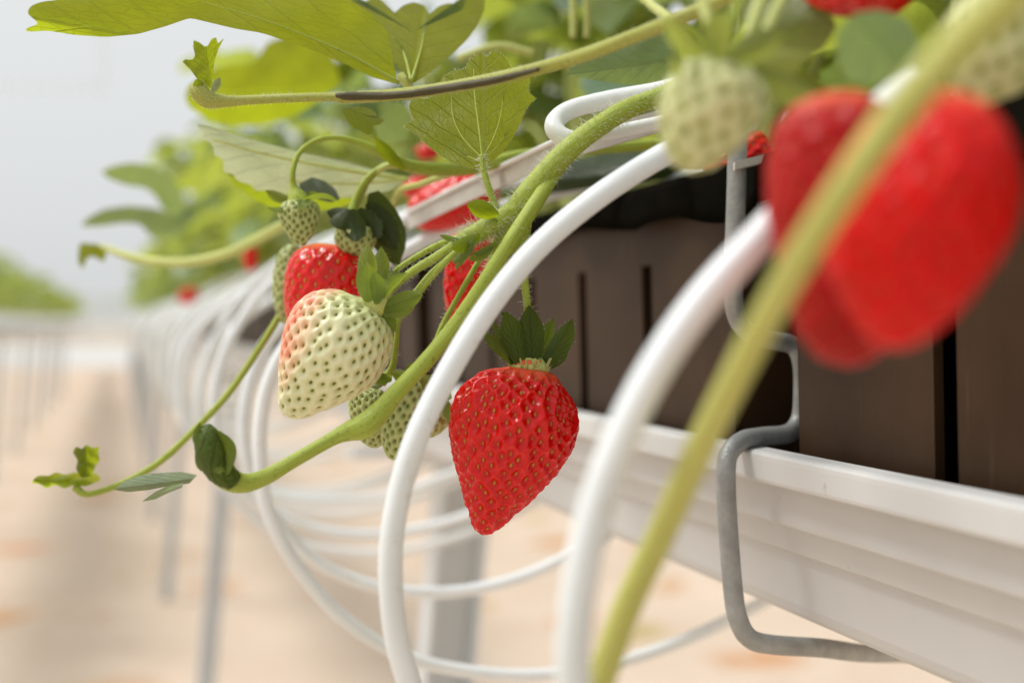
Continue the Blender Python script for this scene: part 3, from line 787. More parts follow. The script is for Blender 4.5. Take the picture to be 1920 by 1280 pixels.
    endf = np.repeat(np.clip(np.minimum(hA / .05, (1 - hA) / .012), 0, 1), nT); disp *= endf
    Vf = Vf + Nf * disp[:, None]
    Fc = [(i * nT + j, i * nT + (j + 1) % nT, (i + 1) * nT + (j + 1) % nT, (i + 1) * nT + j) for i in range(nA - 1) for j in range(nT)]
    mi = [0] * len(Fc)
    allV = [Vf]; base_n = len(Vf)
    # unit seed
    su, sv_ = 8, 5; unit = []
    for a in range(1, sv_):
        for b in range(su):
            p_ = math.pi * a / sv_; q_ = 2 * math.pi * b / su; unit.append((math.cos(p_), math.sin(p_) * math.cos(q_), math.sin(p_) * math.sin(q_)))
    unit.append((1.0, 0, 0)); unit.append((-1.15, 0, 0)); unit = np.array(unit)
    uf = []
    for a in range(sv_ - 2):
        for b in range(su): uf.append((a * su + b, a * su + (b + 1) % su, (a + 1) * su + (b + 1) % su, (a + 1) * su + b))
    tp_, bt = (sv_ - 1) * su, (sv_ - 1) * su + 1
    for b in range(su): uf.append((tp_, (b + 1) % su, b)); uf.append((bt, (sv_ - 2) * su + b, (sv_ - 2) * su + (b + 1) % su))
    for c, nn, tt in zip(S, SN, ST):
        bb = np.cross(nn, tt); ctr = c + nn * (-pit + seedsz[0] * seed_out)
        k = rng.uniform(.72, 1.18)
        W = ctr + k * (unit[:, :1] * tt * seedsz[1] + unit[:, 1:2] * bb * seedsz[0] + unit[:, 2:3] * nn * seedsz[0] * .8)
        allV.append(W); 
        for f in uf: Fc.append(tuple(i + base_n for i in f)); mi.append(1)
        base_n += len(W)
    if fuzz:
        for _ in range(fuzz):
            k = rng.integers(0, nA * nT); p_ = Vf[k]; nn = Nf[k] + rng.normal(0, .3, 3); nn /= np.linalg.norm(nn); l = .0011 * rng.uniform(.4, 1.2); w = .000022
            s1 = np.cross(nn, np.array([.3, .5, .8])); s1 /= np.linalg.norm(s1); s2 = np.cross(nn, s1)
            allV.append(np.array([p_ + s1 * w, p_ - s1 * w + s2 * w, p_ - s2 * w, p_ + nn * l]))
            for f in ((0, 1, 3), (1, 2, 3), (2, 0, 3)): Fc.append(tuple(i + base_n for i in f)); mi.append(2)
            base_n += 4
    AV = np.concatenate(allV); ext = len(AV) - len(Vf)
    along = np.concatenate([np.repeat(hA, nT), np.zeros(ext)]); pv = np.concatenate([pitv, np.zeros(ext)])
    bl = np.zeros(len(AV))
    if blush is not None: bl[:len(Vf)] = blush(Vf, Nf, np.repeat(hA, nT))
    smt = seed_mat or {'red': M['seed_y'], 'white': M['seed_g'], 'green': M['seed_d']}[kind]
    return obj(name, AV, Fc, [M[kind], smt, M['hair']], parent, True, mi, None, {'pit': pv, 'along': along, 'blush': bl})

def sepals(parent, lst, m='sepal', name='sepal', fuzz=12):
    """rows: base u v d, tip u v d, width px, roll, arch, cup"""
    for (bu, bv_, bd, tu, tv, td, w, roll, arch, cup) in lst:
        blade(name, P(bu, bv_, bd), P(tu, tv, td), w * bd / F, parent, M[m], roll, cup, arch, fuzz=fuzz)

# --- 1 ripe hanging strawberry (in focus)
b1 = thing('strawberry', 'ripe glossy red strawberry hanging sharp in the middle, green sepals raised', 'strawberry', P(990, 690, .42))
out1 = [(988, 686), (1018, 691), (1042, 706), (1062, 730), (1078, 757), (1086, 785), (1085, 812), (1075, 842), (1058, 872), (1034, 902), (1004, 932), (970, 961), (945, 985), (925, 999), (908, 1003), (894, 998),
        (884, 984), (876, 960), (868, 930), (861, 900), (854, 870), (848, 840), (844, 808), (845, 776), (852, 748), (867, 722), (892, 702), (930, 691), (960, 687)]
fruit(b1, out1, (975, 686), (915, 1003), .42, 'red', .0041, .00125, (340, 400), .96, sig=.40, seedsz=(.00040, .00068), twist=.4, fuzz=350)
# pale neck lumps
nk = MB()
for k in range(16):
    a = k / 16 * 6.283; c = P(992 + 26 * math.cos(a), 690 + 4 * math.sin(a) + rng.normal(0, 1), .42) + FWD * .0042 * math.sin(a)
    V, Fc, uv, *_ = tube_geo([c - K * .0022, c, c + K * .0016], [.0008, .0013, .0007], 8, 10, .1); nk.add(V, Fc, 0, uv)
nk.build('neck', [M['red']], b1)
d = .42
sepals(b1, [
    (972, 688, d + .001, 899, 622, d - .004, 30, .5, -.16, .5), (975, 686, d + .004, 938, 582, d + .004, 26, -.6, .05, .6), (966, 687, d - .001, 916, 596, d, 26, .9, -.1, .5),
    (980, 690, d - .004, 948, 584, d - .006, 46, 0.0, .06, .35), (1000, 690, d - .004, 992, 572, d - .004, 50, .0, .06, .3),
    (1012, 686, d + .003, 1040, 596, d + .005, 34, .5, .04, .5), (1014, 690, d - .002, 1073, 597, d - .003, 42, -.35, .10, .55), (1018, 692, d, 1062, 640, d + .004, 28, -.9, .12, .5)], m='sepal_dark', fuzz=22)
# fleshy calyx base with small spikes
cb = MB()
V, Fc, uv, *_ = tube_geo([P(993, 697, d), P(994, 688, d), P(994, 676, d), P(993, 655, d)], [.0050, .0060, .0042, .0013], 18, 16, .06); cb.add(V, Fc, 0, uv)
for k in range(26):
    a = rng.uniform(0, 6.28); c = P(994 + 36 * math.cos(a), 690, d) + FWD * .0055 * math.sin(a)
    V, Fc, uv, *_ = tube_geo([c, c + K * .003 + (c - P(994, 690, d)) * .3], [.0004, .00012], 5, 5, 0); cb.add(V, Fc, 0, uv)
cb.build('calyx_base', [M['stem_pale']], b1)
stem('pedicel', [(993, 660, d, 13), (990, 590, d, 15), (984, 530, d, 15), (980, 480, d + .001, 17), (974, 430, d + .002, 20), (962, 385, d + .002, 24)], [M['stem'], M['hair']], b1, hair=300, hl=.0019)

# --- 2 half ripe white strawberry
b2 = thing('strawberry', 'half ripe cream white strawberry with pink blush on its left side', 'strawberry', P(690, 560, .415))
out2 = [(668, 556), (632, 544), (600, 544), (572, 556), (550, 584), (536, 620), (528, 660), (524, 700), (522, 740), (524, 764), (534, 778), (552, 784), (575, 782), (604, 771), (640, 757), (678, 738), (706, 716), (726, 684), (736, 650), (735, 622), (727, 600), (708, 576), (690, 562)]
def blush2(Vf, Nf, h):
    # warm side turned to the left and up
    dirv = np.array(RIGHT) * -.86 + np.array(K) * .40 + np.array(FWD) * .35; dirv /= np.linalg.norm(dirv)
    x = Nf @ dirv; b = np.clip((x - .02) / .50, 0, 1) * np.clip((.90 - h) / .30, 0, 1)
    nz = .5 + .25 * (np.sin(Vf[:, 0] * 900 + 3 + 2 * np.sin(Vf[:, 2] * 400)) + np.sin(Vf[:, 2] * 760 + 1 + 2 * np.sin(Vf[:, 0] * 530))); 
    return np.clip(b * (.55 + .85 * nz), 0, 1)
fruit(b2, out2, (700, 560), (545, 786), .415, 'white', .0038, .00075, (320, 380), .95, sig=.25, seedsz=(.00036, .00066), blush=blush2, twist=1.2, fuzz=900, seed_out=.1)
d = .415
cb = MB(); V, Fc, uv, *_ = tube_geo([P(690, 580, d), P(703, 569, d - .002), P(716, 556, d - .002), P(735, 538, d - .001)], [.0032, .0045, .0030, .0012], 16, 16, .06); cb.add(V, Fc, 0, uv)
for k in range(18):
    a = rng.uniform(0, 6.28); c = P(704 + 20 * math.cos(a), 572 + 20 * math.cos(a), d) + FWD * .005 * math.sin(a)
    V, Fc, uv, *_ = tube_geo([c, c + (P(740, 535, d) - P(704, 572, d)) * .25], [.00035, .0001], 5, 5, 0); cb.add(V, Fc, 0, uv)
cb.build('calyx_base', [M['stem_pale']], b2)
sepals(b2, [
    (684, 556, d, 686, 458, d + .002, 40, .55, -.20, .6), (700, 552, d + .003, 714, 462, d + .004, 38, -.35, .05, .45), (690, 566, d - .007, 688, 492, d - .008, 42, .15, .10, .35),
    (706, 570, d - .007, 702, 510, d - .009, 34, -.3, .08, .3), (712, 556, d + .004, 742, 506, d + .004, 38, -.3, .06, .4), (706, 574, d - .006, 764, 512, d - .007, 30, .75, .08, .6),
    (712, 582, d - .005, 792, 552, d - .007, 36, .10, .09, .4), (716, 586, d - .004, 778, 574, d - .003, 28, -.9, .05, .5), (712, 590, d - .004, 742, 622, d - .002, 26, .3, .08, .5), (716, 590, d, 748, 604, d + .002, 24, .9, .05, .4)], fuzz=26)
stem('pedicel', [(715, 560, d, 12), (740, 536, d - .002, 14), (775, 508, d - .002, 16), (815, 484, d - .002, 18), (850, 462, d - .001, 20), (880, 444, d, 24)], [M['stem'], M['hair']], b2, hair=260, hl=.0011)

# --- small green berries below
M['pale'] = berry_material('pale_green_flesh', 'pale')
def small(label, outl, top, tip, d, kind, sp, pit, sep, ped, res=(130, 150), sz=(.00034, .00055), fz=0, smt=None, hair=60, blush=None, smat='sepal', cat='strawberry', sfz=10):
    r = thing('strawberry', label, cat, P(top[0], top[1], d)); fruit(r, outl, top, tip, d, kind, sp, pit, res, .95, seedsz=sz, fuzz=fz, seed_mat=smt, blush=blush)
    if sep: sepals(r, sep, smat, fuzz=sfz)
    if ped: stem('pedicel', ped, [M['stem'], M['hair']], r, hair=hair, hl=.0010)
    return r
d = .425
small('small pale green unripe berry beneath the main stem beside the white hoop', [(745, 712), (772, 702), (800, 712), (812, 745), (804, 785), (782, 825), (755, 855), (737, 862), (722, 848), (714, 815), (714, 775), (725, 735)],
      (775, 703), (735, 862), d, 'green', .0026, .00052, [(790, 706, d, 830, 730, d - .004, 26, .4, .1, .4), (780, 704, d - .004, 762, 690, d - .010, 26, .2, .1, .4), (785, 704, d - .004, 800, 722, d - .012, 26, .2, .1, .4), (770, 706, d + .003, 735, 700, d + .002, 24, .3, .1, .4)],
      [(782, 706, d, 18), (796, 688, d, 15), (812, 660, d + .001, 12), (822, 628, d + .002, 11), (840, 590, d + .003, 11), (880, 520, d + .004, 11), (912, 465, d + .004, 11)], fz=300)
d = .440
small('smallest dark seeded green berry half hidden behind the stem knuckle', [(690, 725), (720, 735), (738, 770), (736, 815), (715, 836), (693, 838), (674, 822), (662, 795), (654, 765), (658, 738)],
      (695, 722), (705, 840), d, 'green', .0023, .0005, [(715, 712, d - .006, 690, 683, d - .012, 30, .3, -.15, .5), (712, 716, d - .006, 650, 706, d - .008, 0.1, 0, 0, 0), (735, 712, d - .008, 690, 706, d - .014, 24, .1, .1, .4), (722, 716, d, 660, 730, d, 20, .9, .1, .4), (735, 708, d - .006, 692, 712, d - .010, 26, -.7, -.12, .5)],
      [(715, 716, d, 22), (735, 690, d - .002, 14), (742, 650, d - .004, 11), (748, 600, d - .006, 10), (770, 560, d - .008, 10), (806, 515, d - .010, 11), (850, 478, d - .012, 13)], fz=200)
small('brownish withered green berry tucked between the hoop and the ripe berry', [(800, 735), (830, 735), (846, 760), (845, 790), (825, 812), (800, 820), (782, 800), (784, 760)], (812, 735), (806, 822), .448, 'green', .0022, .0005,
      [(820, 734, .440, 846, 805, .436, 20, .5, .1, .4), (815, 736, .442, 846, 745, .438, 18, .2, .15, .4)], None, fz=80, smt=M['seed_y'])

# --- red berry behind the white one
d = .49
small('plump red strawberry behind the half ripe one, only its top showing', [(590, 456), (640, 460), (690, 472), (722, 500), (730, 545), (718, 600), (690, 650), (640, 690), (600, 690), (565, 650), (542, 600), (535, 545), (538, 500), (555, 470)],
      (640, 458), (620, 692), d, 'red', .0042, .0006, None, None, (170, 200), (.0005, .0008))
small('pale green berry edge left of the plump red strawberry', [(540, 458), (560, 462), (575, 500), (575, 560), (560, 600), (530, 606), (516, 580), (512, 530), (520, 480)], (545, 458), (540, 608), .515, 'green', .0028, .0004, None, None)
d = .47
small('little green berry with drooping stalk hanging above the plump red one', [(530, 380), (560, 374), (590, 378), (600, 395), (596, 425), (580, 452), (565, 462), (548, 452), (532, 428), (522, 400)], (560, 376), (566, 464), d, 'green', .0024, .0005,
      [(556, 376, d - .005, 500, 386, d - .004, 22, 1.0, .15, .5), (560, 374, d - .006, 566, 388, d - .012, 24, .1, .2, .3), (570, 374, d - .004, 634, 380, d, 20, 1.1, .12, .4), (550, 376, d + .004, 498, 356, d + .002, 22, .4, .1, .5), (575, 378, d - .004, 612, 372, d + .006, 20, .8, .2, .5)],
      [(561, 380, d, 46), (556, 366, d, 34), (550, 348, d, 14), (549, 320, d, 11), (562, 286, d + .002, 10), (592, 264, d + .003, 10), (632, 258, d + .004, 11), (680, 270, d + .005, 13), (735, 298, d + .006, 20)], hair=40)
d = .48
small('young berry hidden under dark sepals below the curved twin stalks', [(630, 425), (665, 420), (700, 428), (705, 455), (690, 475), (665, 482), (640, 472), (628, 450)], (665, 420), (665, 484), d, 'green', .0026, .0004,
      [(655, 392, d - .004, 626, 424, d - .010, 36, .1, .15, .4), (660, 392, d - .006, 668, 452, d - .010, 40, .0, .15, .3), (672, 392, d - .004, 712, 446, d - .006, 36, .2, .15, .4), (690, 380, d, 742, 470, d, 52, .2, .05, .3), (650, 396, d, 612, 396, d, 30, .5, .1, .4), (700, 360, d + .004, 745, 500, d + .01, 70, .1, .0, .2)],
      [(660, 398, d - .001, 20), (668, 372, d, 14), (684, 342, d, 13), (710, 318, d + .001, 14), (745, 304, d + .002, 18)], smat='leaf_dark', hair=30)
# deep red berries by the strap
d = .60
small('dark red strawberry behind the grey strap, cut off by a hoop', [(765, 378), (800, 350), (860, 322), (905, 325), (935, 350), (930, 395), (890, 420), (840, 432), (790, 430), (768, 405)], (930, 345), (765, 415), d, 'red', .0045, .0005, None, None, (110, 130))
small('long dark red strawberry seen between the branching stems and the tray', [(845, 440), (880, 430), (925, 440), (940, 490), (928, 560), (905, 610), (875, 640), (850, 632), (838, 590), (833, 520)], (885, 430), (868, 645), .50, 'red', .0042, .0006, None, None, (130, 150))
small('small red berry fragment left of the dark strap', [(752, 338), (785, 330), (815, 340), (818, 360), (790, 372), (760, 366)], (756, 350), (820, 356), .66, 'red', .0045, .0005, None, None, (70, 80))
small('tiny pinkish red berry peeping above the leaf stalks', [(775, 280), (800, 268), (822, 280), (820, 296), (790, 298)], (778, 288), (824, 288), .78, 'red', .0045, .0005, None, None, (60, 70))
small('red berry resting on the tray behind the grey clip', [(1318, 320), (1320, 285), (1345, 262), (1390, 240), (1430, 250), (1450, 290), (1445, 330), (1400, 352), (1340, 345)], (1448, 300), (1316, 320), .52, 'red', .0040, .0007, None, None, (150, 170))
small('narrow blurred red berry beside the pale runner at left', [(456, 462), (470, 455), (482, 465), (484, 490), (476, 508), (462, 505), (456, 488)], (468, 456), (470, 510), 1.05, 'red', .005, .0006, None, None, (50, 60))
small('blurred red berry low among the far white hoops', [(334, 550), (350, 540), (370, 543), (372, 558), (355, 570), (338, 567)], (336, 556), (374, 556), 1.5, 'red', .006, .0006, None, None, (50, 60))

# --- blurred foreground berries
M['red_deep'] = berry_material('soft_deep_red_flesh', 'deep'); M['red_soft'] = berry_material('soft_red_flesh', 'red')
small('largest blurred red strawberry at right in the near foreground', [(1700, 182), (1760, 172), (1820, 185), (1870, 222), (1902, 290), (1908, 370), (1886, 450), (1838, 530), (1780, 600), (1720, 645), (1670, 655), (1625, 632), (1590, 585), (1560, 520), (1545, 450), (1552, 370), (1585, 290), (1640, 215)],
      (1745, 175), (1665, 655), .205, 'red_soft', .0042, .0006, None, None, (170, 200), (.00032, .00055), smt=M['seed_r'])
small('blurred red strawberry partly hidden behind the largest one', [(1440, 300), (1455, 235), (1500, 192), (1560, 175), (1630, 182), (1690, 240), (1720, 350), (1715, 500), (1690, 610), (1650, 665), (1600, 688), (1545, 678), (1505, 640), (1478, 575), (1458, 480), (1440, 390)],
      (1570, 175), (1600, 690), .232, 'red_deep', .0042, .0006, None, None, (150, 180), (.00032, .00055), smt=M['seed_r'])
d = .262
small('blurred pale green berry in the foreground above the long hoop', [(1250, 150), (1290, 112), (1350, 108), (1410, 135), (1442, 185), (1428, 235), (1385, 280), (1340, 314), (1290, 322), (1255, 300), (1238, 250), (1235, 195)], (1345, 108), (1292, 324), d, 'pale', .0042, .0005,
      [(1340, 115, d - .003, 1250, 30, d - .01, 50, .3, .1, .4), (1350, 115, d - .006, 1350, 20, d - .01, 60, .1, .1, .3), (1360, 120, d - .006, 1470, 60, d - .008, 60, .2, .1, .4), (1370, 130, d - .006, 1560, 190, d + .004, 62, .1, .12, .3), (1380, 120, d, 1530, 100, d + .006, 60, -.2, .1, .3), (1300, 130, d, 1262, 110, d - .01, 40, .2, .1, .3)],
      [(1345, 118, d, 30), (1360, 70, d, 24), (1385, 10, d, 22), (1410, -60, d, 22)], smt=M['seed_g'], smat='leaf_lit', hair=0, sfz=0)
d = .30
small('red berry cut off by the top edge at right', [(1500, -60), (1580, -90), (1680, -70), (1712, -20), (1690, 22), (1640, 8), (1570, 22), (1510, -5)], (1600, -90), (1600, 25), d, 'red', .0042, .0006, None, None, (90, 100))
small('blurred yellow green berry in the upper right corner', [(1770, 40), (1820, -20), (1900, -30), (1960, 40), (1960, 130), (1900, 180), (1830, 195), (1780, 150)], (1880, -30), (1850, 198), .25, 'pale', .0042, .0004,
      [(1880, -20, .245, 1990, 60, .24, 70, .2, .1, .3)], None, smt=M['seed_g'], smat='leaf_pale', sfz=0)

# ------------------------------------------------------------------ stems and trusses
fs = stem('foreground_stem', [(1990, -120, .172, 92), (1900, -12, .175, 84), (1790, 92, .178, 78), (1690, 205, .180, 72), (1590, 345, .184, 66), (1490, 500, .196, 62), (1395, 675, .215, 60), (1310, 845, .234, 58), (1240, 1000, .25, 56), (1175, 1140, .256, 56), (1110, 1320, .262, 56)],
          [M['stem_fore'], M['hair']], None, 20, 0, .0015, .01)
tag(fs, 'thick blurred yellow green stalk crossing the whole right side diagonally', 'stem')

tr = thing('fruit_truss', 'hairy green main stem arching from bracket and forking to the hanging berries', 'stem', P(950, 420, .418))
MS = [M['stem'], M['hair']]
stem('main_stem', [(1300, 155, .438, 36), (1230, 184, .432, 36), (1170, 208, .428, 38), (1110, 246, .424, 40), (1050, 296, .421, 42), (1000, 352, .419, 44), (966, 398, .419, 46), (945, 440, .419, 34), (930, 480, .420, 26), (912, 530, .422, 15)], MS, tr, 18, 2000, .0021, .03)
stem('runner', [(1100, 262, .432, 22), (1050, 312, .424, 26), (1006, 378, .414, 29), (962, 446, .409, 30), (910, 528, .407, 30), (852, 612, .406, 30), (796, 680, .404, 31), (745, 734, .402, 33), (712, 772, .401, 42), (684, 798, .400, 48), (655, 808, .400, 38), (624, 822, .399, 27), (560, 858, .396, 26), (505, 890, .393, 30), (462, 905, .39, 36), (430, 898, .388, 46), (408, 872, .387, 58), (396, 842, .387, 62), (390, 812, .387, 50)],
     MS, tr, 18, 420, .0010, .02)
stem('left_branch', [(968, 392, .418, 40), (934, 414, .416, 38), (900, 434, .415, 38), (872, 448, .415, 34), (846, 460, .415, 20)], MS, tr, 16, 700, .0022, .04)
stem('side_branch', [(872, 446, .416, 22), (830, 456, .417, 13), (790, 476, .418, 12), (752, 500, .42, 11), (735, 515, .422, 10)], MS, tr, 12, 140, .0010)
stem('side_branch', [(880, 448, .413, 26), (858, 470, .412, 15), (830, 496, .412, 13), (800, 530, .413, 12), (776, 562, .414, 11)], MS, tr, 12, 150, .0011)
stem('side_branch', [(985, 400, .422, 30), (978, 440, .422, 34), (974, 480, .422, 26), (978, 520, .422, 14)], MS, tr, 14, 120, .0011)
stem('side_branch', [(930, 470, .420, 18), (915, 520, .419, 15), (880, 570, .418, 13), (858, 610, .417, 12)], MS, tr, 12, 60, .0010)
dd = .412
for a in [(935, 402, dd, 874, 384, dd - .004, 36, .2, -.18, .6), (934, 415, dd, 880, 378, dd, 24, .9, -.1, .5), (900, 440, dd - .003, 846, 466, dd - .006, 30, .2, .12, .5), (890, 446, dd - .004, 846, 492, dd - .004, 24, .6, .1, .5), (880, 448, dd - .004, 852, 506, dd - .002, 16, .3, .1, .5),
          (862, 450, dd, 824, 440, dd, 12, .3, .1, .4), (930, 455, dd, 878, 486, dd - .002, 22, .3, .14, .5), (925, 462, dd, 884, 474, dd - .003, 14, .6, .1, .5), (984, 430, dd + .01, 976, 492, dd + .006, 26, .4, .1, .4)]:
    blade('bract', P(*a[:3]), P(*a[3:6]), a[6] * a[2] / F, tr, M['sepal'] if a[6] < 30 else M['leaf'], a[7], a[9], a[8], fuzz=30)
# knuckle bract and the curled young leaf at the runner's end
cl = MB()
V, Fc, uv, *_ = tube_geo([P(440, 905, .386), P(412, 880, .385), P(396, 848, .3845), P(390, 818, .385), P(388, 798, .386)], [.0026, .0038, .0040, .0035, .0015], 20, 40, .09); cl.add(V, Fc, 0, uv)
for k, (x0, y0, x1, y1, w, ro) in enumerate([(418, 885, 374, 800, .0060, .5), (424, 890, 402, 806, .0045, -.6), (400, 880, 366, 840, .006, .2), (392, 850, 378, 790, .004, .9)]):
    blade('x', P(x0, y0, .3795 + .0006 * k), P(x1, y1, .3815 + .0006 * k), w, None, None, ro, .8, .16, mb=cl, nu=9, nv=18)
cl.build('curled_leaf', [M['leaf_curl']], tr, True, .0004)
leaf_outline('young_leaflet', [(370, 890), (340, 884), (300, 886), (262, 890), (232, 902), (212, 918), (240, 922), (280, 918), (320, 910), (355, 906)], (372, 896), (214, 916), .39, .425, M['leaf_blue'], tr, .1, .15)
leaf_outline('young_leaflet', [(345, 905), (315, 910), (290, 922), (266, 940), (290, 936), (315, 924), (340, 914)], (348, 908), (268, 939), .392, .42, M['leaf_blue'], tr, .1, .1)

# upper runner
ur = thing('upper_runner', 'long hairy olive runner with dark brown underside across upper middle', 'stem', P(800, 170, .40))
stem('runner', [(1400, -20, .33, 26), (1330, 12, .34, 26), (1262, 40, .345, 28), (1180, 72, .355, 27), (1100, 102, .365, 26), (1020, 126, .375, 25), (930, 148, .385, 25), (830, 166, .395, 23), (740, 178, .40, 23), (650, 183, .402, 22), (620, 182, .403, 17), (540, 184, .404, 17), (460, 188, .405, 18), (415, 190, .405, 24), (388, 186, .405, 33), (372, 170, .405, 34), (364, 158, .405, 20)],
     [M['stem_olive'], M['hair']], ur, 18, 900, .0009, .02)
stem('scar', [(1010, 130, 0.3721, 8), (930, 150, 0.3821, 14), (830, 167, 0.3921, 15), (740, 179, 0.3971, 14), (655, 180, 0.3996, 16), (630, 179, 0.4006, 8)], [M['stem_brown']], ur, 12, 0, 0, .12)
stem('side_branch', [(1262, 40, .346, 20), (1225, 12, .36, 18), (1180, -30, .37, 18)], [M['stem_pale'], M['hair']], ur, 12, 120, .0009)
leaf_outline('young_leaflet', [(396, 166), (372, 152), (358, 132), (342, 116), (348, 111), (355, 113), (362, 112), (366, 104), (362, 88), (363, 76), (374, 80), (384, 88), (390, 86), (396, 74), (405, 70), (409, 82), (415, 76), (420, 72), (410, 92), (402, 116), (400, 140)], (396, 166), (384, 84), .405, .40, M['leaf'], ur, .15, .25, rings=8, fuzz=80, centre=(383, 128))
blade('bract', P(380, 168, .403), P(366, 150, .402), .003, ur, M['leaf'], .2, .5, .1, fuzz=10); blade('bract', P(398, 176, .402), P(412, 146, .403), .0022, ur, M['leaf_pale'], .4, .5, -.2, fuzz=10)

# --- the small upright leaf, sharp
ul = thing('strawberry_leaf', 'small sharp green leaf standing upright behind the runner', 'leaf', P(905, 312, .42))
leaf_outline('leaflet', [(903, 314), (880, 316), (850, 306), (822, 290), (798, 270), (778, 250), (760, 240), (758, 234), (768, 229), (778, 227), (771, 214), (767, 200), (770, 188), (784, 184), (800, 186), (812, 182), (812, 172), (826, 150), (842, 136), (858, 130), (872, 132), (876, 118), (886, 106), (904, 101), (914, 108), (920, 98), (934, 98), (948, 108), (957, 124), (960, 134), (974, 130), (990, 136), (994, 150), (990, 168), (996, 178), (1006, 184), (996, 194), (986, 206), (976, 232), (962, 258), (944, 284), (924, 302), (912, 310)],
             (905, 314), (905, 102), .420, .436, M['leaf'], ul, .10, .14, rings=18, n=260, wave=.012, fuzz=260)
stem('petiole', [(903, 290, .4185, 7), (906, 314, .4185, 11), (913, 342, .418, 12), (921, 366, .418, 13), (930, 392, .418, 16)], MS, ul, 12, 220, .0018, .02)
mr = [(905, 300, .4194, 5), (898, 240, .4229, 3.6), (890, 180, .4279, 2.5), (888, 130, .4329, 1.4)]
stem('midrib', mr, [M['vein']], ul, 8)
for a in ([(904, 296, 0.4196, 3.1), (870, 262, 0.4234, 2.5), (850, 222, 0.4279, 1.9), (846, 180, 0.4324, 1.2)], [(905, 296, 0.4196, 3.1), (924, 262, 0.4234, 2.5), (938, 220, 0.4279, 1.9), (945, 170, 0.4334, 1.2)], [(902, 304, 0.4194, 2.5), (862, 286, 0.4244, 1.9), (820, 258, 0.4289, 1.6), (786, 236, 0.4324, 1.2)], [(906, 302, 0.4194, 2.5), (936, 270, 0.4244, 1.9), (962, 226, 0.4299, 1.5), (976, 190, 0.4339, 1.2)]):
    stem('vein', a, [M['vein']], ul, 6)

# --- big leaf overhead
bl_ = thing('strawberry_leaf', 'large lime green leaf spreading overhead from top left', 'leaf', P(755, 150, .46))
leaf_outline('leaflet', [(745, 158), (700, 146), (650, 122), (600, 100), (540, 78), (490, 62), (440, 54), (390, 42), (356, 34), (310, 50), (260, 64), (200, 70), (140, 66), (90, 58), (56, 60), (44, 58), (56, 50), (74, 46), (66, 38), (50, 26), (56, 12), (76, 4), (110, 0), (150, -30), (260, -60), (380, -70), (480, -60), (560, -40), (640, -10), (700, 30), (728, 60), (735, 100)],
             (748, 157), (60, 30), .455, .40, M['leaf'], bl_, .06, .10, rings=18, n=300, wave=.012, centre=(430, 0))
leaf_outline('leaflet', [(772, 158), (750, 130), (720, 90), (690, 60), (640, 40), (610, 10), (600, -10), (650, -20), (665, 6), (690, 2), (700, -10), (720, 4), (738, 26), (756, 10), (775, 4), (795, 10), (806, 28), (822, 12), (842, 6), (858, 10), (866, 22), (874, 0), (885, -20), (910, -14), (908, 20), (895, 50), (875, 76), (850, 100), (820, 124), (796, 144)],
             (772, 157), (800, 0), .452, .50, M['leaf'], bl_, .08, .12, rings=16, n=260, centre=(775, 60))
stem('petiole', [(750, 140, .456, 16), (765, 160, .457, 18), (790, 200, .47, 14), (850, 260, .50, 14), (900, 330, .53, 14)], [M['stem_pale'], M['hair']], bl_, 12, 0)
for a in ([(748, 155, .453, 8), (640, 96, .448, 5), (500, 40, .438, 3), (380, 4, .428, 2)], [(770, 150, .4515, 7), (757, 100, .469, 4), (735, 70, .477, 1.5)], [(772, 150, .4515, 7), (790, 90, .472, 3.5), (796, 50, .486, 1.5)]):
    stem('vein', a, [M['vein']], bl_, 8)

# --- leaf left of centre, sky sheen painted into its pale colour
pl_ = thing('strawberry_leaf', 'pale sky-lit green leaf with toothed left edge above the little green berry', 'leaf', P(760, 330, .52))
leaf_outline('leaflet', [(770, 335), (700, 318), (640, 300), (570, 288), (510, 272), (450, 256), (400, 240), (368, 232), (372, 244), (382, 250), (378, 262), (394, 266), (402, 282), (400, 292), (416, 296), (420, 310), (418, 322), (436, 326), (446, 340), (470, 346), (480, 358), (510, 356), (540, 366), (600, 372), (660, 370), (730, 358)],
             (770, 337), (370, 236), .53, .49, M['leaf_skylit'], pl_, .05, .08, rings=12, n=260, centre=(560, 322))
leaf_outline('leaflet', [(425, 322), (470, 335), (540, 342), (620, 345), (700, 348), (668, 378), (625, 392), (570, 398), (520, 392), (480, 378), (462, 362), (440, 348)], (700, 350), (430, 328), .545, .52, M['leaf'], pl_, .1, .1, rings=8, n=120)
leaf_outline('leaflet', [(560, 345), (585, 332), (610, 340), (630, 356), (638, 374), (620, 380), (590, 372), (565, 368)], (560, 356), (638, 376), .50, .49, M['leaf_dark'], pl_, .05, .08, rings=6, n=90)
for a in ([(765, 336, .527, 8), (640, 318, .515, 6), (500, 290, .502, 4), (400, 262, .492, 3)], [(765, 336, .526, 6), (650, 345, .514, 4), (540, 340, .504, 3)]):
    stem('vein', a, [M['stem_pale']], pl_, 8)
# node where the curved stalks meet
nd = thing('fruit_truss', 'blurred pale green forking stalk behind the small upright leaf', 'stem', P(745, 305, .478))
stem('main_stem', [(735, 298, .476, 22), (770, 312, .482, 24), (830, 318, .49, 26), (900, 312, .50, 26), (980, 292, .51, 24), (1100, 280, .52, 22), (1250, 270, .53, 22)], [M['stem'], M['hair']], nd, 14, 40)
stem('side_branch', [(770, 312, .481, 16), (725, 312, .48, 12), (690, 340, .482, 12), (672, 380, .484, 11), (650, 410, .486, 10)], [M['stem_pale'], M['hair']], nd, 12, 20)
stem('side_branch', [(845, 325, .50, 14), (790, 345, .51, 12), (750, 358, .52, 12), (735, 395, .53, 11), (740, 430, .54, 10)], [M['stem_pale'], M['hair']], nd, 12, 0)
blade('bract', P(760, 318, .474), P(702, 258, .47), .0045, nd, M['leaf'], .3, .4, .05)

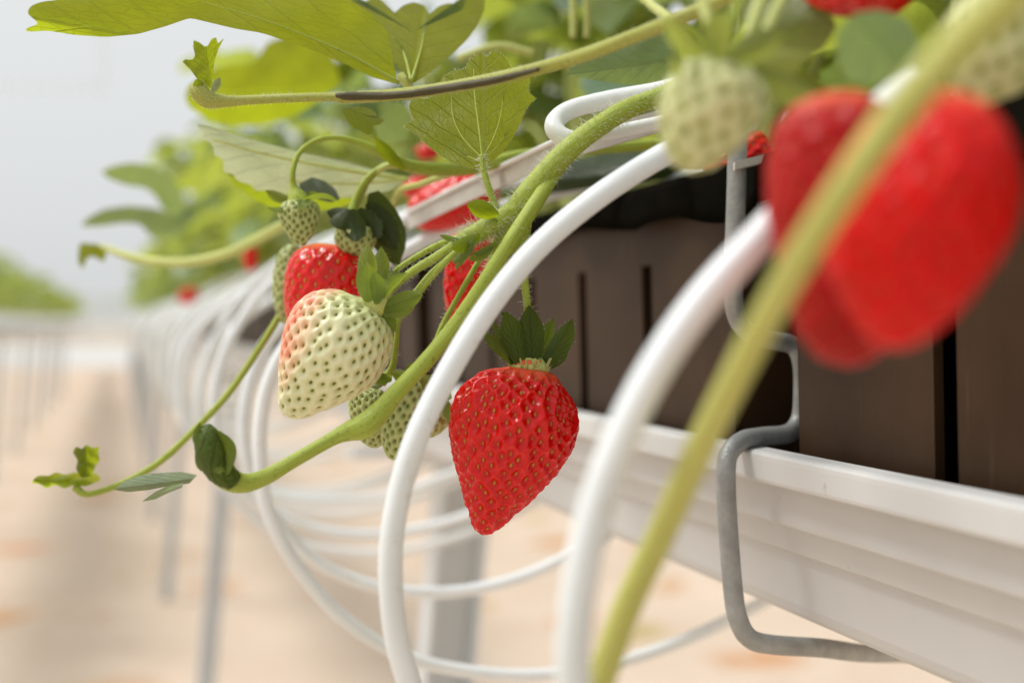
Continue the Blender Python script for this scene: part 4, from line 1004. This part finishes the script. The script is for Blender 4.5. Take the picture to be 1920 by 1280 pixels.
def quick_leaf(label, poly, base, tip, d0, d1, m, **kw):
    r = thing('strawberry_leaf', label, 'leaf', P(base[0], base[1], d0)); leaf_outline('leaflet', poly, base, tip, d0, d1, M[m], r, rings=8, n=110, **kw); return r
quick_leaf('small lobed lime leaf hanging under the upper runner', [(640, 205), (670, 200), (696, 204), (708, 216), (700, 222), (715, 220), (722, 226), (712, 234), (698, 236), (702, 248), (690, 254), (676, 246), (662, 240), (650, 226)], (645, 203), (716, 228), .45, .44, 'leaf')
quick_leaf('upper of two blurred bluish leaves at left against the sky', [(350, 395), (340, 360), (320, 332), (290, 312), (250, 305), (215, 310), (188, 322), (205, 336), (240, 348), (272, 352), (290, 366), (305, 392), (325, 410)], (338, 400), (190, 323), .92, .80, 'leaf_blue', centre=(285, 338))
quick_leaf('lower of two blurred bluish leaves at left against the sky', [(350, 440), (330, 405), (290, 390), (240, 386), (195, 392), (165, 408), (150, 424), (190, 424), (230, 418), (262, 420), (290, 450)], (345, 438), (152, 424), .92, .80, 'leaf_blue', centre=(270, 410))
quick_leaf('blurred lime leaf behind the runner tip', [(560, 215), (500, 235), (440, 236), (390, 225), (352, 200), (346, 180), (352, 162), (372, 150), (400, 130), (440, 122), (480, 118), (500, 80), (560, 60), (620, 90), (640, 160)], (620, 170), (350, 178), .80, .70, 'leaf', centre=(500, 165))
quick_leaf('bluish ribbed leaf behind the right end of the upper runner', [(1275, 150), (1230, 158), (1180, 160), (1120, 152), (1060, 140), (1085, 110), (1140, 78), (1200, 52), (1235, 46), (1275, 60)], (1275, 110), (1062, 138), .50, .46, 'leaf_blue', centre=(1190, 110))
quick_leaf('dark bluish leaf behind the upright leaf left side', [(700, 240), (720, 205), (745, 190), (765, 200), (770, 240), (762, 262), (735, 270), (712, 262)], (760, 265), (712, 215), .58, .56, 'leaf_blue')
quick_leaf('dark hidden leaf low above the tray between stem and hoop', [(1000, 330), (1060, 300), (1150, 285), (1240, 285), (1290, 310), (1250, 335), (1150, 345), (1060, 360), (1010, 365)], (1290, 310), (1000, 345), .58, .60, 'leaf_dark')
quick_leaf('rounded dark green leaf blurred above the red foreground berries', [(1570, 60), (1600, 25), (1650, 18), (1700, 35), (1722, 75), (1718, 120), (1680, 150), (1630, 160), (1590, 150), (1568, 110)], (1700, 140), (1600, 30), .27, .26, 'leaf_blue', cup=.3)
quick_leaf('blurred lime leaf drooping over the foreground red berries from upper middle', [(1350, 95), (1400, 80), (1450, 100), (1500, 130), (1550, 160), (1575, 190), (1540, 200), (1490, 190), (1430, 170), (1380, 140)], (1350, 100), (1575, 192), .285, .275, 'leaf', cup=.3)
quick_leaf('pale lime blurred leaf above the foreground green berry', [(1400, -20), (1470, -30), (1540, 0), (1570, 50), (1540, 95), (1480, 110), (1420, 80), (1390, 30)], (1395, 60), (1570, 30), .31, .30, 'leaf_lit', cup=.3)
rn = thing('runner_tip', 'thin blurred runner with tiny leaves reaching down to lower left', 'runner', P(300, 870, .49))
stem('runner', [(560, 520, .52, 13), (525, 590, .515, 13), (480, 662, .51, 13), (430, 735, .505, 13), (370, 800, .50, 13), (300, 865, .495, 13), (230, 905, .49, 12), (165, 926, .485, 12), (140, 912, .485, 16)], MS, rn, 12, 0)
leaf_outline('young_leaflet', [(160, 912), (140, 908), (120, 916), (104, 908), (86, 916), (74, 906), (58, 906), (66, 894), (76, 890), (92, 892), (104, 884), (122, 890), (140, 884), (160, 890), (182, 886), (190, 900)], (160, 905), (64, 900), .485, .47, M['leaf'], rn, cup=.5, fold=.3, wave=.09, rings=6, n=80)
leaf_outline('young_leaflet', [(152, 896), (142, 878), (146, 862), (136, 848), (142, 836), (154, 842), (162, 832), (172, 840), (186, 836), (184, 852), (188, 862), (178, 874), (174, 892)], (160, 900), (160, 838), .485, .48, M['leaf'], rn, cup=.5, fold=.3, wave=.09, rings=6, n=80)
rp = thing('pale_runner', 'pale blurred runner sagging left with small leaf at its tip', 'runner', P(370, 490, .66))
stem('runner', [(600, 390, .64, 20), (540, 418, .64, 20), (480, 450, .65, 20), (420, 478, .66, 19), (350, 492, .67, 18), (290, 490, .68, 17), (240, 480, .69, 16), (190, 462, .70, 10)], [M['stem_pale']], rp, 12)
leaf_outline('young_leaflet', [(150, 455), (185, 458), (200, 470), (196, 492), (182, 484), (172, 480), (162, 486), (155, 505), (146, 490), (147, 470)], (185, 462), (150, 500), .70, .69, M['leaf'], rp, rings=6, n=80, centre=(168, 470))
# pale stalks rising at the back, top centre and top right
bs = thing('leaf_stalks', 'bundle of pale upright leaf stalks in the top middle background', 'stems', P(1080, 60, .6))
for k, (u0, v0, u1, v1) in enumerate([(1070, -40, 1075, 70), (1095, -40, 1100, 70), (860, 110, 1000, 100)]):
    stem('stalk', [(u0, v0, .6, 15), ((u0 + u1) / 2 + 3, (v0 + v1) / 2 - (18 if k == 2 else 0), .6, 15), (u1, v1, .6, 14)], [M['stem_pale']], bs, 10)
fb = thing('leaf_stalks', 'blurred pale stalks fanning above the foreground green berry', 'stems', P(1400, 40, .29))
for u0, u1 in ((1300, 1340), (1450, 1395), (1500, 1420)):
    stem('stalk', [(u0, -60, .285, 22), ((u0 + u1) / 2, 10, .28, 22), (u1, 90, .275, 20)], [M['stem_pale']], fb, 10)
print('objects', len(bpy.data.objects))
